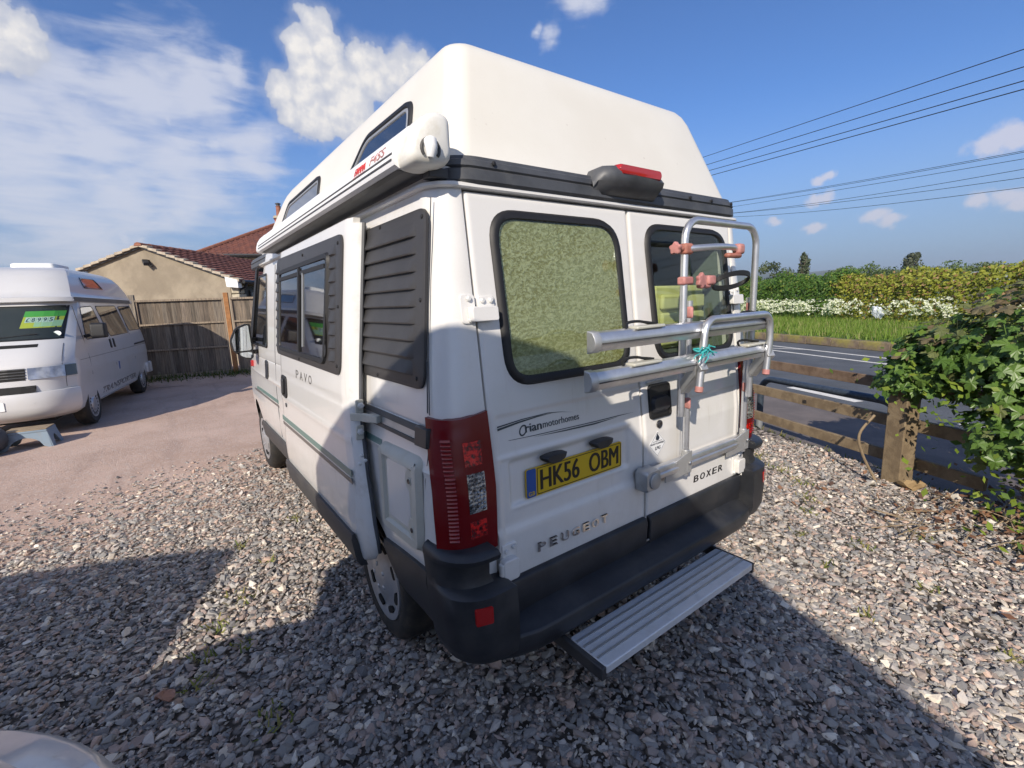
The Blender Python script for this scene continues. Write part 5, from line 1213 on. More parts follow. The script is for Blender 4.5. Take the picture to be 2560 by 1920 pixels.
# panel seams
mb = MB(); mb.bar(sp(.108,1.26,.0),sp(.118,1.43,.0),.003,.003); mb.tube([sp(.095,1.255,-.0015), sp(.112,1.44,-.0015), sp(.125,1.7,-.0015), sp(.128,1.95,-.0015)], .0018, 5); 
for y in (2.20,2.66): mb.tube([sp(y+(.03 if y < 2.5 else .05)*(1.0-z/2.0)*2, z, -.001) for z in (.62,.8,1.0,1.3,1.6,1.95)], .0045, 5)
mb.tube([sp(.135,.68,-.0015), sp(.128,1.02,-.0015), sp(.10,1.14,-.0015)], .0025, 5); part(mb, 'panel_seam', 'trim')
# lower dark cladding
mb = MB(); mb.rings([[sp(y,zt,.0), sp(y,zt,.016), sp(y,zt-.03,.024), sp(y,zb+.03,.02), sp(y,zb,.004), sp(y,zb,-.03)] for y,zt,zb in ((.13,.685,.45),(.25,.676,.455),(.38,.664,.45),(.46,.655,.47),(.51,.649,.52),(.545,.645,.60))]); part(mb, 'side_cladding', 'plastic', smooth=40)
mb = MB(); mb.rings([[sp(y,.60,.0), sp(y,.60,.014), sp(y,.57,.022), sp(y,.46,.018), sp(y,.435,.004), sp(y,.435,-.03)] for y in (2.22,2.5,2.9,3.3,3.60)]); part(mb, 'sill_cladding', 'skirt', smooth=40)
mb = MB(); mb.box(-.72,.72,4.7,4.97,.36,.62); part(mb, 'front_bumper', 'plastic', smooth=40, bevel=.03)
# wheel arch liners' lips, stripes on the body
mb = MB()
def stripe(mb, ys, f0, f1, d0=.0, d1=.0014):
    n = len(ys); mb.rings([[sp(y,f0(y),d0), sp(y,f0(y),d1), sp(y,f1(y),d1), sp(y,f1(y),d0)] for y in ys])
stripe(mb, frange(.515,1.0,6), lambda y: 1.06-.02*(y-.5), lambda y: 1.083-.01*(y-.5)); part(mb, 'side_stripe', 'stripe_green')
mb = MB(); stripe(mb, frange(2.68,3.70,8), lambda y: .895-.05*(y-2.68)**2*0, lambda y: .925-.02*max(0,y-3.3)); part(mb, 'side_stripe', 'stripe_green')
mb = MB(); stripe(mb, frange(2.68,3.85,8), lambda y: .865, lambda y: .885); part(mb, 'side_stripe', 'stripe_grey')
# front door window and handle, door mirror
mb = MB(); mb.prism(poly_round([(3.02,1.325),(3.80,1.325),(3.36,1.895),(3.02,1.895)], .05, 5), sp, .0, .004); fw_ = part(mb, 'cab_window', 'glass_solid'); mb = MB(); Pq = poly_round([(3.00,1.305),(3.84,1.305),(3.38,1.915),(3.00,1.915)], .05, 5); ring_seal(mb, Pq, .028, sp, -.002, .008); mb.build('window_seal', 'rubber', fw_, smooth=50)
mb = MB(); mb.prism(poly_round([(3.86,1.30),(3.70,1.30),(3.36,1.98),(3.44,1.98)], .02, 3), sp, .004, .02); part(mb, 'screen_pillar_trim', 'rubber')
mb = MB(); mb.prism(poly_round([(3.02,1.05),(3.13,1.06),(3.13,1.21),(3.0,1.20)], .025, 4), sp, .0, .008); part(mb, 'cab_door_handle', 'plastic', bevel=.003)
mb = MB(); mb.rings([[(x0, 3.45+dy, z) for x0, z in poly_round([(-1.035,1.195),(-1.10,1.20),(-1.185,1.27),(-1.202,1.37),(-1.15,1.475),(-1.06,1.51),(-1.03,1.50)], .03, 4)] for dy in (0,.06)] + [[(-1.03+(x0+1.03)*.8-.01, 3.58, 1.35+(z-1.35)*.8) for x0, z in poly_round([(-1.035,1.195),(-1.10,1.20),(-1.185,1.27),(-1.202,1.37),(-1.15,1.475),(-1.06,1.51),(-1.03,1.50)], .03, 4)]]); mr = part(mb, 'door_mirror', 'rubber', smooth=40)
mb = MB(); mb.prism(poly_round([(-1.045,1.275),(-1.18,1.272),(-1.190,1.37),(-1.145,1.462),(-1.06,1.495),(-1.05,1.49)], .02, 4), lambda a,b_,d: (a,d,b_), 3.444, 3.452); mb.prism(poly_round([(-1.045,1.26),(-1.17,1.258),(-1.10,1.212),(-1.05,1.207)], .015, 4), lambda a,b_,d: (a,d,b_), 3.444, 3.452); mb.build('mirror_glass', 'mirror_glass', mr)
mb = MB(); mb.bar((-1.04,3.50,1.365),(-.93,3.56,1.36),.06,.035); mb.bar((-1.04,3.50,1.255),(-.93,3.56,1.25),.06,.035); mb.build('mirror_arm', 'rubber', mr, bevel=.006)
mb = MB(); mb.prism(rrect(3.92,3.98,1.08,1.14,.01,3), sp, -.02, .004); part(mb, 'side_repeater', 'reflector')
# door guide bolts on the pillar
for z in (1.80,1.765,1.73):
    mb = MB(); bolt(mb, sp(2.52,z,.0), (-1,0,0), .016, .012, n=6); part(mb, 'guide_bolt', 'alu_dull')
mb = MB(); mb.rings([[sp(y,z,d) for z in frange(.62,1.93,8)]+[sp(y,z,-.01) for z in frange(.62,1.93,8)[::-1]] for y,d in ((2.28,.004),(2.33,.010),(2.42,.010),(2.46,.004))]); part(mb, 'door_jamb', 'jamb', smooth=40)

# wheels
def wheel(y, sg, label):
    x0 = sg*.956
    def f(h, a, b_): return (x0 - sg*h, y+a, .32+b_)
    mb = MB(); mb.lathe([(.205,.012),(.225,.0),(.275,-.006),(.302,.008),(.318,.035),(.322,.08),(.322,.13),(.315,.17),(.29,.19),(.2,.19)], 48, f); t_ = part(mb, 'wheel', 'tyre', smooth=40, label=label)
    mb = MB(); mb.lathe([(.216,.02),(.213,-.004),(.200,-.006),(.17,.010),(.115,.004),(.085,-.012),(.05,-.016),(.0,-.016)], 48, f); hc = mb.build('hubcap', 'hubcap', t_, smooth=40)
    mb = MB()
    for i in range(8):
        a = 2*PI*i/8+.3; c = (.165*math.cos(a), .165*math.sin(a)); u = (math.cos(a), math.sin(a)); w = (-u[1], u[0])
        P = [(c[0]+u[0]*p+w[0]*q_, c[1]+u[1]*p+w[1]*q_) for p,q_ in rrect(-.016,.016,-.032,.032,.014,4)]
        mb.rings([[f(-.0015,a_,b_) for a_,b_ in P],[f(.012,a_,b_) for a_,b_ in P]])
    mb.build('hubcap_slot', 'dark', hc)
    mb = MB()
    for i in range(5):
        a = 2*PI*i/5; bolt(mb, f(-.010,.062*math.cos(a),.062*math.sin(a)), (sg,0,0), .012, .010)
    mb.build('wheel_nut', 'hubcap', hc)
wheel(WY,-1,'left rear wheel'); wheel(WYF,-1,'left front wheel'); wheel(WY,1,'right rear wheel'); wheel(WYF,1,'right front wheel')
mb = MB(); mb.box(-.72,.72,.35,4.6,.30,.43); mb.bar((-.8,.814,.32),(.8,.814,.32),.1,.1); part(mb, 'underbody', 'dark')

# sliding door, left a little open
DO = .078
def ye(z): return interp(z, [.42,.50,.60,.93,1.14,1.22,1.6,1.98], [.80,.77,.75,.675,.700,.715,.695,.680])
def yfe(z): return interp(z, [.42,.6,1.0,1.3,1.98], [2.19,2.165,2.12,2.12,2.09])
zs = [.43]+frange(.45,1.972,90); ts = frange(0,1,36)
def ds(t, z): return (-(hw(z)+DO-.012*(1-min(1,min(t,1-t)/.02))**2), ye(z)+(yfe(z)-ye(z))*t, z)
mb = MB(); V_ = [[ds(t,z) for t in ts] for z in zs]
inner = [[(p[0]+.028, p[1], p[2]) for p in row] for row in V_]
mb.rings([a+b_[::-1] for a,b_ in zip(V_, inner)]); sd = part(mb, 'sliding_door', 'paint', smooth=35)
# door edge return
zs2 = [.46,.5,.56,.62,.7,.8,.9,1.0,1.1,1.2,1.4,1.6,1.8,1.95]
def rete(z): return interp(z, [.46,.53,.62,.8,1.0,1.2,1.95], [.74,.60,.585,.60,.635,.675,.655])
mb = MB(); mb.rings([[(-(hw(z)+DO-.010), ye(z)+.004, z), (-(hw(z)+DO-.018), (ye(z)*.55+rete(z)*.45), z), (-(hw(z)+.044), rete(z)+.006, z), (-(hw(z)+.034), rete(z), z), (-(hw(z)+.022), rete(z)+.02, z), (-(hw(z)+.022), ye(z)+.05, z)] for z in zs2]); mb.build('door_edge', 'jamb', sd, smooth=50)
mb = MB(); mb.tube([(-(hw(z)+.030), rete(z)+.002, z) for z in zs2[2:]], .009, 6); mb.build('door_seal', 'trim', sd)
def dp(y, z, d=0.0): return (-(hw(z)+DO+d), y, z)
Q = poly_round([(.775,1.325),(2.14,1.335),(2.12,1.935),(.755,1.920)], .055, 6)
mb = MB(); mb.rings([[dp(a,b_,-.002) for a,b_ in Q],[dp(a,b_,.008) for a,b_ in Q],[dp(a,b_,.012) for a,b_ in offset_poly(Q,.010)]]); wp = mb.build('window_surround', 'louvre', sd, smooth=30)
for i in range(9):
    zt = 1.893-i*.0575; zb = zt-.0565
    for y0, y1 in ((.83,.905),(2.02,2.10)):
        mb = MB(); mb.rings([[dp(y,zt,.0105), dp(y,zt-.025,.0115+.005*t), dp(y,zb+.008,.012+.010*t), dp(y,zb,.0105)] for t,y in ((0,y0),(.6,y0+.012),(1,y0+.03),(1,y1))]); mb.build('louvre', 'louvre', wp, smooth=30)
Q = poly_round([(.965,1.352),(2.02,1.358),(2.0,1.862),(.915,1.868)], .06, 6)
mb = MB(); ring_seal(mb, Q, .040, dp, .006, .024); wf = mb.build('window_frame', 'rubber', sd, smooth=50)
mb = MB(); mb.prism(offset_poly(Q,.03), dp, .0115, .013); mb.build('window_back', 'curtain', wf)
for y0, y1 in ((1.06,1.20),(1.36,1.52)):
    mb = MB(); mb.grid(frange(y0,y1,16), [1.40,1.6,1.83], lambda y,z: dp(y+.012*math.sin(z*9), z, .016+.003*math.sin((y-y0)*150))); mb.build('curtain', 'curtain', wf, smooth=60)
for y0, y1, d in ((.95,1.46,.0215),(1.44,1.985,.0185)):
    mb = MB(); mb.prism(rrect(y0,y1,1.388,1.832,.03,4), dp, d-.002, d); mb.build('window_pane', 'glass_dark', wf)
mb = MB(); mb.bar(dp(1.45,1.39,.024), dp(1.45,1.83,.024), .012, .03, upv=(0,1,0)); mb.bar(dp(.97,1.805,.020), dp(1.97,1.80,.020), .010, .020); mb.build('window_bar', 'rubber', wf)
mb = MB(); mb.bar(dp(1.37,1.42,.0245), dp(1.37,1.80,.0245), .005, .012, upv=(0,1,0)); mb.build('window_catch', 'alu_dull', wf)
q = MB()
for y,z in ((.80,1.885),(1.42,1.895),(.80,1.365),(1.5,1.345),(.79,1.62)): bolt(q, dp(y,z,.011), (-1,0,.1), .0075, .006)
q.build('panel_screw', 'rubber', wp)
mb = MB(); y_ = 1.645
for ch in 'PAVO':
    text(mb, ch, .062, .046, (lambda u,v,d,y0=y_: dp(y0-u, 1.224+v, d)), .0, .0012, .0); y_ -= .098
mb.build('model_name', 'pavo_ink', sd)
mb = MB(); mb.prism(poly_round([(1.90,1.062),(2.06,1.072),(2.05,1.205),(1.90,1.20)], .028, 5), dp, .0, .007); dh = mb.build('door_handle', 'rubber', sd, bevel=.003)
mb = MB(); mb.prism(rrect(1.955,1.995,1.085,1.185,.012,4), dp, .006, .020); mb.build('handle_grip', 'plastic', dh, bevel=.004)
mb = MB(); mb.lathe([(.014,.0),(.014,.005),(.006,.006)], 14, lambda h,a,b_: dp(1.955+a,1.015+b_,h)); mb.build('door_lock', 'chrome_dark', sd, smooth=40)
mb = MB(); n_ = 10
def dstripe(mb, f0, f1): mb.rings([[dp(y,f0,.0), dp(y,f0,.0015), dp(y,f1,.0015), dp(y,f1,.0)] for y in frange(.69,2.115,8)])
dstripe(mb, .893,.925); mb.build('side_stripe', 'stripe_green', sd)
mb = MB(); dstripe(mb, .861,.884); mb.build('side_stripe', 'stripe_grey', sd)
mb = MB(); mb.rings([[(-(hw(z)+DO+d), y, z) for z,d in ((.60,.0),(.60,.012),(.575,.02),(.47,.016),(.44,.004),(.43,-.03))] for y in (.76,1.2,1.7,2.165)]); mb.build('sill_cladding', 'skirt', sd, smooth=40)
# roller bracket on the door edge
mb = MB()
for z in (1.205,1.095): mb.prism(rrect(.03,.062,z-.03,z+.03,.004,2), lambda a,b_,d: (-(hw(b_)+a), d, b_), .640, .652)
mb.bar((-1.075,.66,1.165),(-1.045,.60,1.168),.012,.032); mb.bar((-1.045,.60,1.168),(-1.03,.545,1.17),.014,.035); mb.bar((-1.03,.56,1.172),(-1.012,.50,1.172),.03,.030); br = mb.build('roller_bracket', 'hatch', sd, bevel=.003)
q = MB()
for z in (1.21,1.10): bolt(q, (-(hw(z)+.046), .641, z), (0,-1,0), .014, .012, n=6)
for z,a in ((1.0,.05),(.975,.035),(.965,.06)): bolt(q, (-(hw(z)+a), .632, z), (0,-1,0), .008, .010)
q.build('bracket_bolt', 'jamb', br)

# awning case
prof = [(-.875,2.033),(-1.012,2.028),(-1.026,2.036),(-1.030,2.050),(-1.027,2.070),(-1.018,2.100),(-.998,2.130),(-.973,2.152),(-.945,2.166),(-.875,2.176)]
mb = MB(); mb.rings([[(x,y,z) for x,z in prof] for y in (.135,1.3,2.60)]); aw = part(mb, 'awning', 'white_plastic' if False else 'pvc_white', smooth=25)
mb = MB()
for z,x in ((2.052,-1.0302),(2.070,-1.0272)): mb.bar((x,.145,z),(x,2.59,z),.004,.0045)
mb.build('case_groove', 'skirt', aw)
mb = MB(); mb.rings([[(x,y,z) for x,z in [(-.90,2.032),(-1.01,2.027),(-.99,2.022),(-.90,2.020)]] for y in (.15,2.58)]); mb.build('case_underside', 'trim', aw)
mb = MB(); mb.rings([[(-.95+(x+.95)*k, y, 2.11+(z-2.11)*k) for x,z in prof] for y,k in ((2.59,1.0),(2.605,1.04),(2.66,1.03),(2.70,.9),(2.715,.6))]); mb.build('end_cap', 'pvc_white', aw, smooth=50)
pe = [(-.872,2.035),(-.955,2.016),(-1.010,2.024),(-1.018,2.052),(-1.008,2.095),(-.982,2.135),(-.952,2.172),(-.91,2.184),(-.872,2.172)]
pe = poly_round(pe, .03, 3)
mb = MB(); mb.rings([[(-.945+(x+.945)*k, y, 2.10+(z-2.10)*k) for x,z in pe] for y,k in ((.14,1.0),(.085,1.0),(.058,.95),(.046,.86),(.040,.70))]); ec = mb.build('crank_housing', 'white_plastic', aw, smooth=50)
mb = MB(); mb.tube([(-.955,.032,2.085),(-.958,.022,2.066),(-.958,.028,2.040)], [.020,.019,.012], 12); mb.build('crank_socket', 'pvc_white', ec, smooth=50)
mb = MB(); mb.tube(arc((-.952,.039,2.066), .029, -40, 220, 16, (1,0,0), (0,0,1)), .005, 6); mb.build('socket_rim', 'skirt', ec, smooth=50)
mb = MB(); mb.box(-.93,-.86,.10,.15,2.005,2.036); mb.box(-.91,-.86,1.2,1.26,2.0,2.04); mb.box(-.91,-.86,2.4,2.46,2.0,2.04); mb.build('mounting_bracket', 'skirt', aw, bevel=.004)
def awp(u, v, d, y0): 
    z = 2.080+v; x = interp(z, [2.050,2.070,2.100,2.130,2.152], [-1.030,-1.027,-1.018,-.998,-.973]); return (x-d-.0005, y0-u, z)
mb = MB(); btext(mb, 'FIAMMA', .115, .026, lambda u,v,d: awp(u,v,d,.50), 0, .0015, .003); mb.add([awp(0,-.005,.001,.51), awp(.13,-.005,.001,.51), awp(.13,-.009,.001,.51), awp(0,-.009,.001,.51)], [(0,1,2,3)]); mb.build('maker_mark', 'red_ink', aw)
mb = MB(); text(mb, 'F45S', .13, .030, lambda u,v,d: awp(u,v,d,.345), 0, .0015, .0); mb.build('type_mark', 'pink', aw)

# ------------------------------------------------------------------ cycle rack bolted to the right rear door
T = .0155; UY, IY, PY, KY = -.105, -.055, -.225, -.190
L_, R_x = .112, .692
pts = [(L_,UY,1.09),(L_,UY,1.83)] + [(L_+.085-.085*math.cos(math.radians(a)), UY, 1.83+.085*math.sin(math.radians(a))) for a in (15,30,45,60,75,90)] + [(R_x-.085+.085*math.sin(math.radians(a)), UY, 1.83+.085*math.cos(math.radians(a))) for a in (0,15,30,45,60,75,90)] + [(R_x,UY,1.09)]
mb = MB(); mb.tube(pts, T, 14); rack = part(mb, 'cycle_rack', 'alu', smooth=50)
for x in (.232,.752):
    mb = MB(); mb.tube([(x,IY,.775),(x,IY,1.585)], .0150, 14); mb.build('mount_tube', 'alu', rack, smooth=50)
    for z in (1.535,1.125):
        mb = MB(); mb.bar((x-.010,IY-.008,z-.026),(x-.010,IY-.008,z+.026),.018,.036,upv=(0,1,0)); mb.build('clamp', 'pink', rack, bevel=.01)
P2 = [(.055,PY,1.245),(.075,PY,1.40),(.082,PY,1.45)] + [(.082+.06-.06*math.cos(math.radians(a)), PY, 1.45+.06*math.sin(math.radians(a))) for a in (20,40,60,80,90)] + [(.62-.06+.06*math.sin(math.radians(a)), PY, 1.45+.06*math.cos(math.radians(a))) for a in (0,20,40,60,80,90)] + [(.625,PY,1.40),(.607,PY,1.25)]
mb = MB(); mb.tube(P2, .0155, 14); mb.build('platform_tube', 'alu', rack, smooth=50)
for (a, b_) in ((P2[0], P2[1]), (P2[-1], P2[-2])):
    d = (Vector(a)-Vector(b_)).normalized(); mb = MB(); mb.tube([Vector(a), Vector(a)+d*.022, Vector(a)+d*.026], [.0165,.0165,.010], 12); mb.build('tube_plug', 'pink', rack, smooth=50)
def channel(z0, x0, x1):
    """wheel channel: crescent section, open to the back"""
    S_ = [(-.012,.036),(.010,.032),(.021,.015),(.0235,0),(.021,-.015),(.010,-.030),(-.012,-.034),(-.012,-.029),(.006,-.025),(.016,-.012),(.0185,0),(.016,.012),(.006,.027),(-.012,.031)]
    mb = MB(); mb.rings([[(x, KY-a, z0+b_) for a,b_ in S_] for x in (x0, x1)]); c = mb.build('wheel_channel', 'alu', rack, smooth=28)
    mb = MB(); mb.bar((x0+.004,KY-.0232,z0-.004),(x1-.004,KY-.0232,z0-.004),.006,.004,upv=(0,0,1)); mb.build('channel_groove', 'skirt', c)
    mb = MB(); E1 = [(a*1.15, b_*1.1) for a,b_ in S_[:7]]; 
    mb.rings([[(x, KY-a*k-(.0), z0+b_*k) for a,b_ in E1]+[(x+.012*(1 if x < x0 else 1), KY+.012, z0)] for x,k in ((x0-.028,.9),(x0-.024,1.0),(x0+.004,1.0))]); mb.build('end_cap', 'white_plastic' if False else 'alu_dull', c, smooth=40)
    for x in (x0+.16, x0+.95):
        mb = MB(); mb.tube(icurve([(x,KY+.005,z0+.03),(x+.035,KY+.03,z0+.052),(x+.10,KY+.025,z0+.055),(x+.16,KY+.005,z0+.038)], 5), .0055, 6); mb.bar((x+.09,KY+.02,z0+.056),(x+.17,KY+.01,z0+.045),.02,.007); mb.build('wheel_strap', 'rubber', c, smooth=40)
        mb = MB(); mb.bar((x+.03,KY+.0,z0+.036),(x+.19,KY+.0,z0+.036),.045,.012); mb.build('strap_base', 'hatch', c, bevel=.004)
channel(1.468, -.505, .655); channel(1.337, -.520, .665)
# arms between platform, frame and door
def flat(a, b_, w, t=.006): 
    mb = MB(); mb.bar(a, b_, t, w); return mb
for (a, b_) in (((.062,PY+.012,1.335),(.112,UY-.01,1.215)), ((.618,PY+.012,1.335),(.692,UY-.01,1.215))):
    mb = MB(); A = Vector(a); B = Vector(b_); d = (B-A).normalized()
    for off in (-.018,.018):
        q = [A+Vector((off,0,.045)), A+Vector((off,0,-.045)), B+Vector((off,0,-.022)), B+Vector((off,0,.028))]; mb.rings([[tuple(p+Vector((-.002,0,0))) for p in q],[tuple(p+Vector((.002,0,0))) for p in q]])
    mb.bar(A+Vector((0,-.02,0)), B+Vector((0,0,0)), .034, .05); mb.build('arm', 'alu_dull', rack, bevel=.003)
mb = MB(); mb.rings([[(x, IY+.028-a, .832+b_) for a,b_ in poly_round([(0,-.032),(.03,-.030),(.034,-.006),(.026,0),(.034,.006),(.03,.028),(0,.030)], .006, 3)] for x in (-.02,.775)]); mb.build('lower_bar', 'alu', rack, smooth=35)
for x in (.232,.752):
    mb = MB(); A = Vector((x-.135,IY+.03,.80)); B = Vector((x+.0,IY-.012,.862))
    q = [A+Vector((0,-.02,.030)), A+Vector((0,-.02,-.034)), A+Vector((.05,-.02,-.034)), B+Vector((.018,-.012,-.07)), B+Vector((.018,-.012,.035)), B+Vector((-.02,-.012,.028))]
    mb.rings([[tuple(p) for p in q],[tuple(p+Vector((0,.006,0))) for p in q]]); mb.tube([(x,IY,.80),(x,IY,.90)], .0185, 14); mb.build('foot_bracket', 'alu_dull', rack, bevel=.003)
    mb = MB(); bolt(mb, (x-.01,IY-.030,.845), (0,-1,0), .008, .008); mb.build('bracket_bolt', 'chrome', rack)
mb = MB(); mb.rings([[(a, y, b_) for a,b_ in rrect(-.075+k,.022-k*.3,.768+k,.866-k,.018,5)] for y,k in ((-.012,0),(-.060,0),(-.072,.006))]); mt = mb.build('clamp_block', 'alu_dull', rack, smooth=40)
mb = MB(); mb.lathe([(.036,0),(.036,.006),(.030,.009)], 24, lambda h,a,b_: (-.018+a, -.072-h, .815+b_)); mb.build('block_cap', 'galv_light', mt, smooth=40)
# bicycle holding arms
mb = MB(); mb.tube(icurve([(L_,UY-.0,1.797),(L_+.05,UY-.03,1.800),(L_+.16,UY-.055,1.806),(L_+.27,UY-.05,1.808),(L_+.315,UY-.045,1.803)], 5), .0135, 12); mb.build('frame_holder', 'alu', rack, smooth=50)
for (x0,x1,z,y,m_) in ((L_-.022,L_+.036,1.797,UY-.003,'pink_brown'),(L_+.31,L_+.358,1.802,UY-.048,'pink'),):
    mb = MB(); mb.box(x0,x1,y-.020,y+.020,z-.023,z+.023); mb.build('clamp', m_, rack, bevel=.012, seg=3)
mb = MB(); mb.box(L_+.225,L_+.335,UY-.068,UY-.038,1.762,1.783); mb.build('clamp_jaw', 'pink_brown', rack, bevel=.012, seg=3)
def star(c, n, r, h, ax, parent, m_='pink'):
    u = Vector((0,0,1)); a = Vector(ax).normalized(); w = a.cross(u); c = Vector(c); P = []
    for i in range(36):
        t = 2*PI*i/36; q = r*(1+.16*math.cos(n*t)); P.append(u*q*math.cos(t)+w*q*math.sin(t))
    mb = MB(); mb.rings([[tuple(c+p*.9) for p in P],[tuple(c+p+a*h*.2) for p in P],[tuple(c+p+a*h*.8) for p in P],[tuple(c+p*.85+a*h) for p in P]]); return mb.build('star_knob', m_, parent, smooth=35)
star((L_-.058,UY-.005,1.797), 5, .023, .022, (-1,0,0), rack); mb = MB(); mb.tube([(L_-.062,UY-.005,1.797),(L_-.02,UY-.005,1.797)], .010, 10); mb.build('knob_shaft', 'pink_brown', rack, smooth=50)
mb = MB(); mb.box(L_-.024,L_+.045,UY-.019,UY+.019,1.652,1.686); mb.build('clamp', 'pink', rack, bevel=.008)
star((L_+.072,UY-.026,1.668), 6, .029, .018, (0,-1,0), rack)
mb = MB(); mb.box(L_+.125,L_+.185,UY-.038,UY+.006,1.650,1.690); mb.box(L_+.10,L_+.16,UY-.03,UY+.01,1.636,1.655); mb.build('clamp', 'pink', rack, bevel=.012, seg=3)
cst = [Vector((L_+.335,UY-.020,1.672))+Vector((.135*math.cos(t), .05*math.sin(t), -.034*math.sin(t)-.006)) for t in [2*PI*i/36 for i in range(36)]]
mb = MB(); mb.rings([[p+Vector((0,0,-.010)), p+Vector((0,0,.010)), p*1+ (Vector((L_+.335,UY-.020,1.672))-p).normalized()*.008+Vector((0,0,.010)), p+(Vector((L_+.335,UY-.020,1.672))-p).normalized()*.008+Vector((0,0,-.010))] for p in cst], False, False, 0, loop=True); mb.build('rubber_strap', 'rubber', rack, smooth=40)
mb = MB(); mb.prism([(.13,-.002),(.345,-.002),(.345,.026),(.13,.026)], lambda a,b_,d: (a, KY-.008+b_, d), 1.5035, 1.5045); st2 = mb.build('warning_label', 'pvc_white', rack)
mb = MB(); text(mb, 'ATTENTION', .17, .016, lambda u,v,d: (.15+u, KY-.004+v, 1.5045+d), 0, .0008, .02); mb.build('label_print', 'red_ink', rack)
# string
mb = MB(); rs = random.Random(3); c = Vector((.065,PY-.022,1.392))
for i in range(16):
    a = rs.uniform(0,6.28); q = [c+Vector((rs.gauss(0,.012),rs.uniform(-.006,.0),rs.gauss(0,.006)))]
    for k in range(4): q.append(q[-1]+Vector((rs.gauss(-.016 if i < 9 else .007,.010), rs.gauss(-.002,.004), rs.gauss(.002-.004*k,.007))))
    mb.tube(icurve(q, 4), .0022, 5)
for i in range(4): mb.tube([c+Vector((-.012,.0,0))+Vector((.022*math.cos(t)+.006*i-.01, .024*math.sin(t)+.018, .006*math.sin(t+i))) for t in [2*PI*k/12 for k in range(12)]], .003, 5, closed=True)
o = mb.build('string', 'string', smooth=60); tag(o, 'turquoise string knotted round the silver cycle rack tube', 'string')
tag(van, 'white high top motorhome with open sliding door, awning and rear cycle rack', 'motorhome')
# ------------------------------------------------------------------ other campers: bodies as stacked plan outlines
def shape(levels):
    Zs = [l[0] for l in levels]
    f = lambda i: (lambda z: interp(z, Zs, [l[i] for l in levels]))
    return f(1), f(2), f(3)
def shell_rings(levels, k, p, rr=.14, extra=None):
    out = []
    for (z, w, yr, yf) in levels:
        H = [(0, yr), (-w*.5, yr)]
        for i in range(6):
            a = PI/2*i/5; H.append((-(w-rr+rr*math.sin(a)), yr+rr-rr*math.cos(a)))
        for y in frange(yr+rr, yf-k, 22)[1:]: H.append((-w, y))
        for i in range(1, 17):
            t = math.cos(PI/2*i/16)**.6; H.append((-w*t, yf-k*t**p))
        out.append([(x,y,z) for x,y in H]+[(-x,y,z) for x,y in H[-2:0:-1]])
    return out
def bool_wheels(o, ys, x0, r, zc):
    cs = []
    for y in ys:
        for sg in (-1,1):
            q = MB(); q.lathe([(r,-.2),(r,.5)], 32, lambda h,a,b_: (sg*(x0+h), y+a, zc+b_)); cs.append(q.build('cutter', ['dark']))
    o.data.materials.append(MATS['dark'])
    for c in cs:
        md = o.modifiers.new('b','BOOLEAN'); md.operation='DIFFERENCE'; md.object=c; md.solver='EXACT'; md.material_mode='TRANSFER'
    dg = bpy.context.evaluated_depsgraph_get(); me = bpy.data.meshes.new_from_object(o.evaluated_get(dg)); o.modifiers.clear(); o.data = me
    for c in cs: bpy.data.objects.remove(c)
    shade(me, 32)
def road_wheel(root, y, sg, xo, R, label, spokes=18):
    f = lambda h,a,b_: (sg*(xo-h), y+a, R+b_)
    mb = MB(); mb.lathe([(R*.62,.015),(R*.70,.0),(R*.88,-.006),(R*.96,.012),(R,.05),(R,.15),(R*.9,.19),(R*.6,.19)], 36, f); w = mb.build('wheel', 'tyre', root, smooth=40, label=label)
    mb = MB(); mb.lathe([(R*.66,.02),(R*.65,-.002),(R*.60,.0),(R*.36,.006),(R*.30,-.012),(R*.10,-.016),(0,-.016)], 36, f); rm = mb.build('rim', 'hubcap', w, smooth=40)
    mb = MB()
    for i in range(spokes):
        a = 2*PI*i/spokes; u = Vector((math.cos(a), math.sin(a))); t = Vector((-u.y,u.x)); P = [u*R*.50+u*p_+t*q_ for p_,q_ in rrect(-R*.075,R*.075,-R*.042,R*.042,R*.03,3)]
        mb.rings([[f(.0005,*q) for q in P],[f(.012,*q) for q in P]])
    mb.build('rim_slot', 'dark', rm)
# --- the older white camper for sale
th = math.radians(170.3); lf = Vector((.98559,-.16916,0)); av = Vector((.16916,.98559,0))
TO = Vector((-2.678,8.135,0)) + av*.15 - lf*.88
t4 = empty('campervan', tuple(TO), th)
TL = [(.28,.80,-3.72,.84),(.32,.85,-3.78,.90),(.42,.88,-3.84,.94),(.60,.895,-3.85,.94),(.68,.90,-3.84,.925),(.80,.903,-3.84,.91),(.84,.910,-3.84,.905),(.88,.905,-3.84,.895),(1.0,.902,-3.83,.86),(1.02,.900,-3.83,.855),(1.1,.895,-3.82,.79),(1.2,.885,-3.80,.68),(1.28,.872,-3.78,.57),(1.32,.862,-3.76,.51),(1.5,.832,-3.73,.28),(1.75,.792,-3.68,-.04),(1.82,.78,-3.66,-.12),(1.88,.772,-3.64,-.16)]
tw, tyr, tyf = shape(TL)
TK, TP = .34, 5
o = MB().rings(shell_rings(TL, TK, TP)).build('body', ['paint_t4'], t4); bool_wheels(o, (0,-3.09), .66, .365, .31)
def ts_(y, z, d=0.0): return (-(tw(z)+d), y, z)
def tf(x, z, d=0.0):
    w = tw(z); t = min(1, abs(x)/w); return (x, tyf(z)-TK*t**TP+d, z)
def tfn(t, z, d=0.0):
    """along the nose outline: t 0 centre .. 1 where the left side begins"""
    w = tw(z); q = math.cos(PI/2*(1-t))**.6; q2 = math.cos(PI/2*(1-min(1,t+.01)))**.6; n = Vector((-(TK*TP*q**(TP-1)), -w*1.0, 0)); n = Vector((-TK*TP*q**(TP-1)/w, 1, 0)).normalized()
    return (-w*q+n.x*d, tyf(z)-TK*q**TP+n.y*d, z)
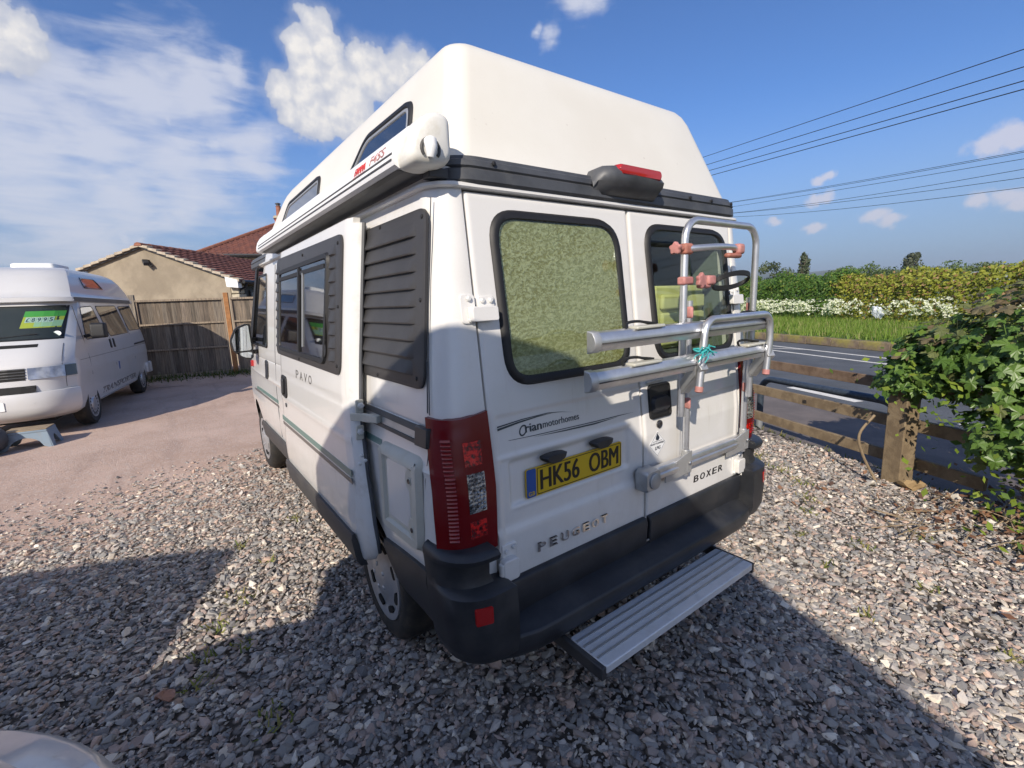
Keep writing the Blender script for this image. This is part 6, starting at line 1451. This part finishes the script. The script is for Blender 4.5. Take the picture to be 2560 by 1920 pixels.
HL = [(1.86,.785,-3.78,-.10),(1.875,.80,-3.79,-.075),(1.935,.795,-3.78,-.08),(1.95,.775,-3.75,-.12),(2.02,.755,-3.70,-.19),(2.10,.735,-3.64,-.27),(2.25,.685,-3.48,-.44),(2.34,.645,-3.30,-.58),(2.385,.605,-3.12,-.68),(2.415,.55,-2.95,-.82),(2.435,.45,-2.7,-1.0),(2.45,.22,-2.4,-1.3)]
ht_ = MB().rings(shell_rings(HL, .16, 4, .12)).build('high_top_roof', 'paint_t4', t4, smooth=45)
hw_, hyr, hyf = shape(HL)
def hs_(y, z, d=0.0): return (-(hw_(z)+d), y, z)
mb = MB(); mb.prism([(-.30,1.872),(-3.5,1.872),(-3.5,1.936),(-.30,1.936)], hs_, .001, .006); mb.build('roof_trim', 'trim', ht_)
Q = poly_round([(-1.05,2.09),(-2.08,2.10),(-1.86,2.30),(-1.12,2.285)], .06, 5); Q = Q if area(Q) > 0 else Q[::-1]
mb = MB(); ring_seal(mb, Q, .028, hs_, -.004, .012); mb.prism(offset_poly(Q,.02), hs_, -.002, .004); mb.build('roof_window', 'glass_solid', ht_, smooth=40)
mb = MB(); mb.rings([[(a, y_, z) for a,y_ in rrect(-.40+k,.16-k,-1.85+k,-1.15-k,.06,4)] for z,k in ((2.42,0),(2.50,.01),(2.515,.03))]); mb.build('roof_vent', 'skylight', ht_, smooth=40)
for pts_ in ([(-.22,1.285),(-1.22,1.275),(-1.06,1.80),(-.50,1.78)], [(-1.44,1.275),(-2.62,1.29),(-2.42,1.815),(-1.24,1.80)], [(-2.76,1.325),(-3.60,1.325),(-3.46,1.815),(-2.58,1.80)]):
    Q = poly_round(pts_, .05, 5); Q = Q if area(Q) > 0 else Q[::-1]
    mb = MB(); mb.prism(Q, ts_, .0, .003); w_ = mb.build('side_window', 'glass_solid', t4); mb = MB(); ring_seal(mb, offset_poly(Q,-.008), .018, ts_, -.002, .006); mb.build('window_seal', 'rubber', w_, smooth=50)
# windscreen, layered: dark cab, price board, glass
mb = MB(); mb.grid(frange(-.77,.77,24), frange(1.335,1.815,8), lambda x,z: tf(x*(1-(z-1.335)*.13), z, .003)); mb.build('windscreen_seal', 'rubber', t4, smooth=60)
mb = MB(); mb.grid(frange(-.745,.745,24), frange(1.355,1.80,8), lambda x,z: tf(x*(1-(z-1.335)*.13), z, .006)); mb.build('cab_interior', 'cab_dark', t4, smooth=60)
mb = MB(); mb.grid(frange(-.75,.75,24), frange(1.35,1.805,8), lambda x,z: tf(x*(1-(z-1.335)*.13), z, .024)); mb.build('windscreen', 'glass_screen', t4, smooth=60)
sg_ = empty('price_sign', tuple(TO+Vector((0,0,1.5))), th)
def tsg(x, z, d): p = tf(x, z, d); return (p[0], p[1], p[2]-1.5)
mb = MB(); mb.grid(frange(-.715,-.315,4), frange(1.50,1.735,6), lambda x,z: tsg(x,z,.011)); mb.build('board', 'sign_yellow', sg_)
mb = MB(); mb.grid(frange(-.715,-.315,4), frange(1.655,1.735,3), lambda x,z: tsg(x,z,.0125)); mb.build('green_header', 'sign_green', sg_)
mb = MB(); mb.grid(frange(-.715,-.45,3), frange(1.515,1.60,3), lambda x,z: tsg(x,z,.0125)); mb.build('pale_field', 'sign_pale', sg_)
for i, ch in enumerate('£8995'):
    x1 = -.330-.0  ; xx = -.345-.058*i
    mb = MB(); mb.grid([xx-.054,xx], [1.575,1.65], lambda x,z: tsg(x,z,.0145)); tl = mb.build('price_tile', 'sign_white', sg_)
    mb = MB(); text(mb, ch, .034, .055, lambda u,v,d: tsg(xx-.010-u, 1.585+v, .0155+d), 0, .0005, .01); mb.build('price_digit', 'ink', sg_)
tag(sg_, 'green and yellow price board reading £8995 behind the camper windscreen', 'price sign')
mb = MB(); c0 = tf(-.70,1.41,.016); mb.rings([[(c0[0]+.045*math.cos(t), c0[1]-.0+.022*math.sin(t)*-.6, c0[2]+.036*math.sin(t)) for t in [2*PI*i/16 for i in range(16)]], [(c0[0]+.045*math.cos(t), c0[1]+.002-.022*math.sin(t)*.6, c0[2]+.036*math.sin(t)) for t in [2*PI*i/16 for i in range(16)]]]); mb.build('windscreen_disc', 'pvc_white', t4)
mb = MB(); mb.bar(tf(.1,1.36,.035), tf(-.52,1.42,.035), .012,.012); mb.bar(tf(.6,1.36,.035), tf(.1,1.40,.035), .012,.012); mb.build('wiper', 'rubber', t4)
mb = MB(); mb.grid(frange(-.56,.56,10), [1.245,1.285], lambda x,z: tf(x,z,.004)); mb.build('bonnet_vent', 'dark', t4)
mb = MB(); mb.tube([tfn(.62,z,.0005) for z in (1.27,1.2,1.15,1.1,1.05,1.0,.99)], .0035, 5); mb.tube([tfn(.66,z,.0005) for z in (.83,.80,.76,.72,.69)], .0035, 5); mb.build('bonnet_seam', 'skirt', t4)
# lamps and grille
for sg in (-1,1):
    mi = lambda p: (p[0]*-sg, p[1], p[2])
    mb = MB(); T_ = frange(.245,.645,8); mb.rings([[mi(tfn(t,z,.014)) for t in T_]+[mi(tfn(t,z,-.004)) for t in T_[::-1]] for z in (.835,.86,.91,.96,.985)]); hl_ = mb.build('headlight', 'headlight', t4, smooth=40)
    mb = MB(); T_ = frange(.652,1.0,8); T_ = [t for t in T_]
    mb.rings([[mi(tfn(t,z,.014)) for t in T_]+[mi(tfn(t,z,-.004)) for t in T_[::-1]] for z in (.835,.90,.985)]); mb.build('indicator', 'smoked', t4, smooth=40)
mb = MB(); mb.grid(frange(-.48,.48,8), [.83,.985], lambda x,z: tf(x,z,.004)); gr = mb.build('grille', 'dark', t4)
for i in range(4):
    mb = MB(); z = .855+.036*i; mb.rings([[tf(x,z,.004), tf(x,z+.006,.016), tf(x,z+.018,.016), tf(x,z+.022,.004)] for x in frange(-.48,.48,6)]); mb.build('grille_slat', 'plastic', gr)
mb = MB(); mb.grid(frange(-.57,.57,8), [.672,.755], lambda x,z: tf(x,z,.0365 if z < .70 else .006)); gr = mb.build('lower_grille', 'dark', t4)
for i in range(3):
    mb = MB(); z = .690+.022*i; mb.bar(tf(-.56,z,.022), tf(.56,z,.022), .012,.008); mb.build('grille_slat', 'plastic', gr)
# bumper wraps round to the wheel arch
BP = [(.665,.010),(.660,.035),(.60,.050),(.47,.055),(.40,.050),(.34,.030),(.30,.0),(.30,-.05)]
T_ = frange(-1,1,44)
mb = MB(); mb.rings([[((1 if t > 0 else -1)*tfn(abs(t),z,d)[0]*1, tfn(abs(t),z,d)[1], z) for z,d in BP] for t in T_]); bp_ = mb.build('front_bumper', 'paint_t4', t4, smooth=40)
for sg in (-1,1):
    mb = MB(); Q = rrect(.53,.80,.455,.535,.03,5); mb.rings([[(sg*x, tf(x,z,d)[1], z) for x,z in Q] for d in (.050,.056)]+[[(sg*(x+(.665-x)*.07), tf(x,z,.048)[1], z+(.495-z)*.12) for x,z in Q]], False, True); mb.build('fog_recess', 'jamb', bp_)
mb = MB(); mb.prism(rrect(-.26,.26,.46,.575,.01,3), lambda a,b_,d: tf(a,b_,d), .055, .064); mb.build('number_plate', 'pvc_white', bp_)
mb = MB(); mb.rings([[(sgx*1.0, y, z) for z in ()] or [(-.93,y,z) for z in (.38,.60)]+[(-.86,y,z) for z in (.60,.38)] for sgx,y in ((1,-3.45),(1,-3.7))]); mb.box(-.92,.92,-3.93,-3.78,.36,.60); mb.build('rear_bumper', 'paint_t4', t4, bevel=.03)
# side details
mb = MB(); mb.prism(poly_round([(-.05,1.30),(-.24,1.30),(-.24,1.53),(-.08,1.53)], .05, 5), lambda a,b_,d: (-(.87+d), a, b_), .10, .28); mb.bar((-.99,-.12,1.36),(-.86,-.2,1.33),.05,.05); mb.build('door_mirror', 'rubber', t4, bevel=.02, seg=3)
for y in (-1.28,-1.48):
    mb = MB(); mb.prism(poly_round([(y-.035,1.075),(y+.035,1.085),(y+.01,1.235),(y-.05,1.23)], .015, 3), ts_, .0, .014); mb.build('door_handle', 'rubber', t4, bevel=.004)
mb = MB(); mb.prism([(-2.80,1.035),(-3.72,1.045),(-3.72,1.075),(-2.80,1.065)], ts_, .0, .010); mb.build('door_rail', 'plastic', t4)
mb = MB(); mb.tube([ts_(-1.38+.05*(z-1),z,-.001) for z in (.36,.8,1.2,1.8)], .005, 5); mb.tube([ts_(-.10-.20*max(0,z-1.28),z,-.001) for z in (.75,1.0,1.28,1.8)], .005, 5); mb.tube([ts_(-2.68,z,-.001) for z in (.36,.8,1.27,1.8)], .005, 5); mb.tube([ts_(y,1.01,-.001) for y in (.3,-1.4,-3.7)], .0035, 5); mb.build('panel_seam', 'skirt', t4)
mb = MB(); text(mb, 'TRANSPORTER', 2.12, .095, lambda u,v,d: ts_(-.47-u-v*.9+.03, .395+v, d), 0, .003, .012); mb.build('side_lettering', 'stripe_grey', t4)
mb = MB(); mb.prism([(-1.51,.68),(-1.57,.68),(-1.57,.82),(-1.51,.82)], ts_, .0, .002); mb.build('blue_sticker', 'plate_blue', t4)
mb = MB(); mb.prism([(-.48,.30),(-2.66,.32),(-2.66,.345),(-.48,.335)], ts_, -.01, .012); mb.build('sill', 'paint_t4', t4)
for y, sg, lb in ((0,-1,'left front wheel'),(-3.09,-1,'left rear wheel'),(0,1,'right front wheel'),(-3.09,1,'right rear wheel')): road_wheel(t4, y, sg, .88, .31, lb)
mb = MB(); mb.box(-.6,.6,-3.6,.6,.22,.32); mb.build('underbody', 'dark', t4)
tag(t4, 'older white high top campervan with smoked indicators parked against the board fence', 'campervan')

# --- camper close by on the left, nose towards the motorhome; its twin stands further left out of view
bv = empty('parked_camper', (-2.462, .480, 0), math.radians(-24.43))
BLV = [(.25,.86,-5.5,-0.098),(.30,.91,-5.52,-0.038),(.38,.95,-5.55,0.007),(.48,.975,-5.55,0.022),(.56,.98,-5.55,0.022),(.62,.98,-5.55,0.007),(.655,.975,-5.55,-0.028),(.68,.91,-5.55,-0.098),(.95,1.0,-5.55,-0.378),(1.06,1.0,-5.53,-0.438),(1.15,1.0,-5.52,-.86),(1.25,.995,-5.5,-1.00),(1.32,.99,-5.5,-1.08),(1.9,.965,-5.45,-1.40),(2.05,.96,-5.42,-1.47)]
o = MB().rings(shell_rings(BLV, .5, 3)).build('body', ['paint'], bv); bool_wheels(o, (-1.25,-4.2), .76, .39, .33)
bw_, byr, byf = shape(BLV)
BH = [(2.07,.985,-5.44,-1.44),(2.12,.98,-5.43,-1.45),(2.32,.943,-5.36,-1.49),(2.52,.894,-5.27,-1.53),(2.76,.84,-5.2,-1.58),(2.84,.80,-5.12,-1.66),(2.87,.74,-5.0,-1.80),(2.885,.49,-4.7,-2.2)]
MB().rings(shell_rings(BH, .054, 4.4)).build('high_top_roof', 'grp', bv, smooth=45)
def bfn(x, z, d=0.0):
    w = bw_(z); return (x, byf(z)-.5*min(1,abs(x)/w)**3+d, z)
mb = MB(); mb.grid(frange(-.86,.86,20), frange(1.33,1.98,8), lambda x,z: bfn(x*(1-(z-1.33)*.10), z, .006)); mb.build('windscreen', 'glass_solid', bv, smooth=60)
mb = MB(); mb.grid(frange(-.45,.45,8), [.78,.92], lambda x,z: bfn(x,z,.006)); mb.build('grille', 'dark', bv)
for sg in (-1,1):
    mb = MB(); mb.grid(frange(sg*.5,sg*.86,6), [.76,.96], lambda x,z: bfn(x,z,.008)); mb.build('headlight', 'headlight', bv, smooth=50)
    for y0, y1 in ((-1.65,-2.5),(-2.7,-3.7),(-3.9,-5.1)):
        mb = MB(); Q = poly_round([(y0,1.35),(y1,1.35),(y1,1.85),(y0-.12,1.85)], .06, 4); mb.prism(Q, lambda a,b_,d: (sg*(bw_(b_)+d), a, b_), .0, .004); mb.build('side_window', 'glass_solid', bv)
    for y in (-1.25,-4.2): road_wheel(bv, y, sg, .95, .33, None or 'wheel', 12)
for ch in bv.children:
    if ch.name.startswith('wheel') and 'label' in ch: del ch['label']
mb = MB(); mb.box(-.7,.7,-5.3,-.5,.2,.32); mb.build('underbody', 'dark', bv)
tag(bv, 'white camper whose rounded front bumper shows at the lower left corner', 'campervan')
av_ = copy_tree(bv); tag(av_, 'white high top camper parked on the far side of the bumper camper, unseen', 'campervan'); av_.location = (-2.478-3.0, .443+.907, 0)

# --- plastic step stool and a dark drum by the old camper
ss_ = empty('step_stool', (-3.22,7.20,0), math.radians(-8))
W_, D_, H_ = .42, .30, .225
def leg_side(name, P0, P1, archw, archh, lean):
    """a skirt panel between two top corners with an arch cut out of its foot"""
    A = Vector(P0); B = Vector(P1); n = 14; d = B-A; out = Vector(lean); top = [A+d*(i/n) for i in range(n+1)]
    bot = []
    for i in range(n+1):
        t = i/n; q = abs(t-.5)*2; zz = H_*archh*math.sqrt(max(0, 1-(q/archw)**2)) if q < archw else 0
        p = A+d*t; f = (H_-zz)/H_; e = (t-.5)*2; bot.append(Vector((p.x, p.y, zz))+out*f+d.normalized()*e*.035*f)
    nn = out.normalized()*-.012
    mb = MB(); mb.rings([[tuple(a) for a in top],[tuple(a) for a in bot],[tuple(a+nn) for a in bot],[tuple(a+nn) for a in top]], False, False, 0, loop=True) if False else None
    mb = MB(); V = [tuple(a) for a in top]+[tuple(a) for a in bot]+[tuple(a+nn) for a in top]+[tuple(a+nn) for a in bot]; m_ = n+1
    Fs = [(i,i+1,m_+i+1,m_+i) for i in range(n)]+[(2*m_+i+1,2*m_+i,3*m_+i,3*m_+i+1) for i in range(n)]+[(m_+i,m_+i+1,3*m_+i+1,3*m_+i) for i in range(n)]+[(0,m_,3*m_,2*m_),(n,2*m_+n,3*m_+n,m_+n)]
    mb.add(V, Fs); return mb.build(name, 'stool', ss_)
c4 = [(-W_/2,-D_/2,H_),(W_/2,-D_/2,H_),(W_/2,D_/2,H_),(-W_/2,D_/2,H_)]
leg_side('side_panel', c4[0], c4[1], .72, .62, (0,-.04,0)); leg_side('side_panel', c4[2], c4[3], .72, .62, (0,.04,0)); leg_side('end_panel', c4[1], c4[2], .45, .6, (.05,0,0)); leg_side('end_panel', c4[3], c4[0], .45, .6, (-.05,0,0))
mb = MB(); mb.box(-W_/2-.008,W_/2+.008,-D_/2-.008,D_/2+.008,H_-.03,H_); mb.build('rim', 'stool', ss_, bevel=.008); mb = MB(); mb.box(-W_/2+.0,W_/2-.0,-D_/2+.0,D_/2-.0,H_,H_+.012); mb.build('tread', 'stool_top', ss_, bevel=.003)
tag(ss_, 'blue grey plastic step stool with a brown tread in front of the old camper', 'step stool')
dr_ = MB(); dr_.lathe([(.02,-.22),(.13,-.215),(.17,-.18),(.185,-.08),(.187,.0),(.185,.08),(.17,.18),(.13,.215),(.02,.22)], 28, lambda h,a,b_: (h*.9, a, .19+b_)); o = dr_.build('water_drum', 'grey_drum', smooth=50, loc=(-3.60,6.93,0)); o.rotation_euler = (0,0,math.radians(60)); tag(o, 'dark grey rounded plastic drum at the left edge beside the step stool', 'drum')
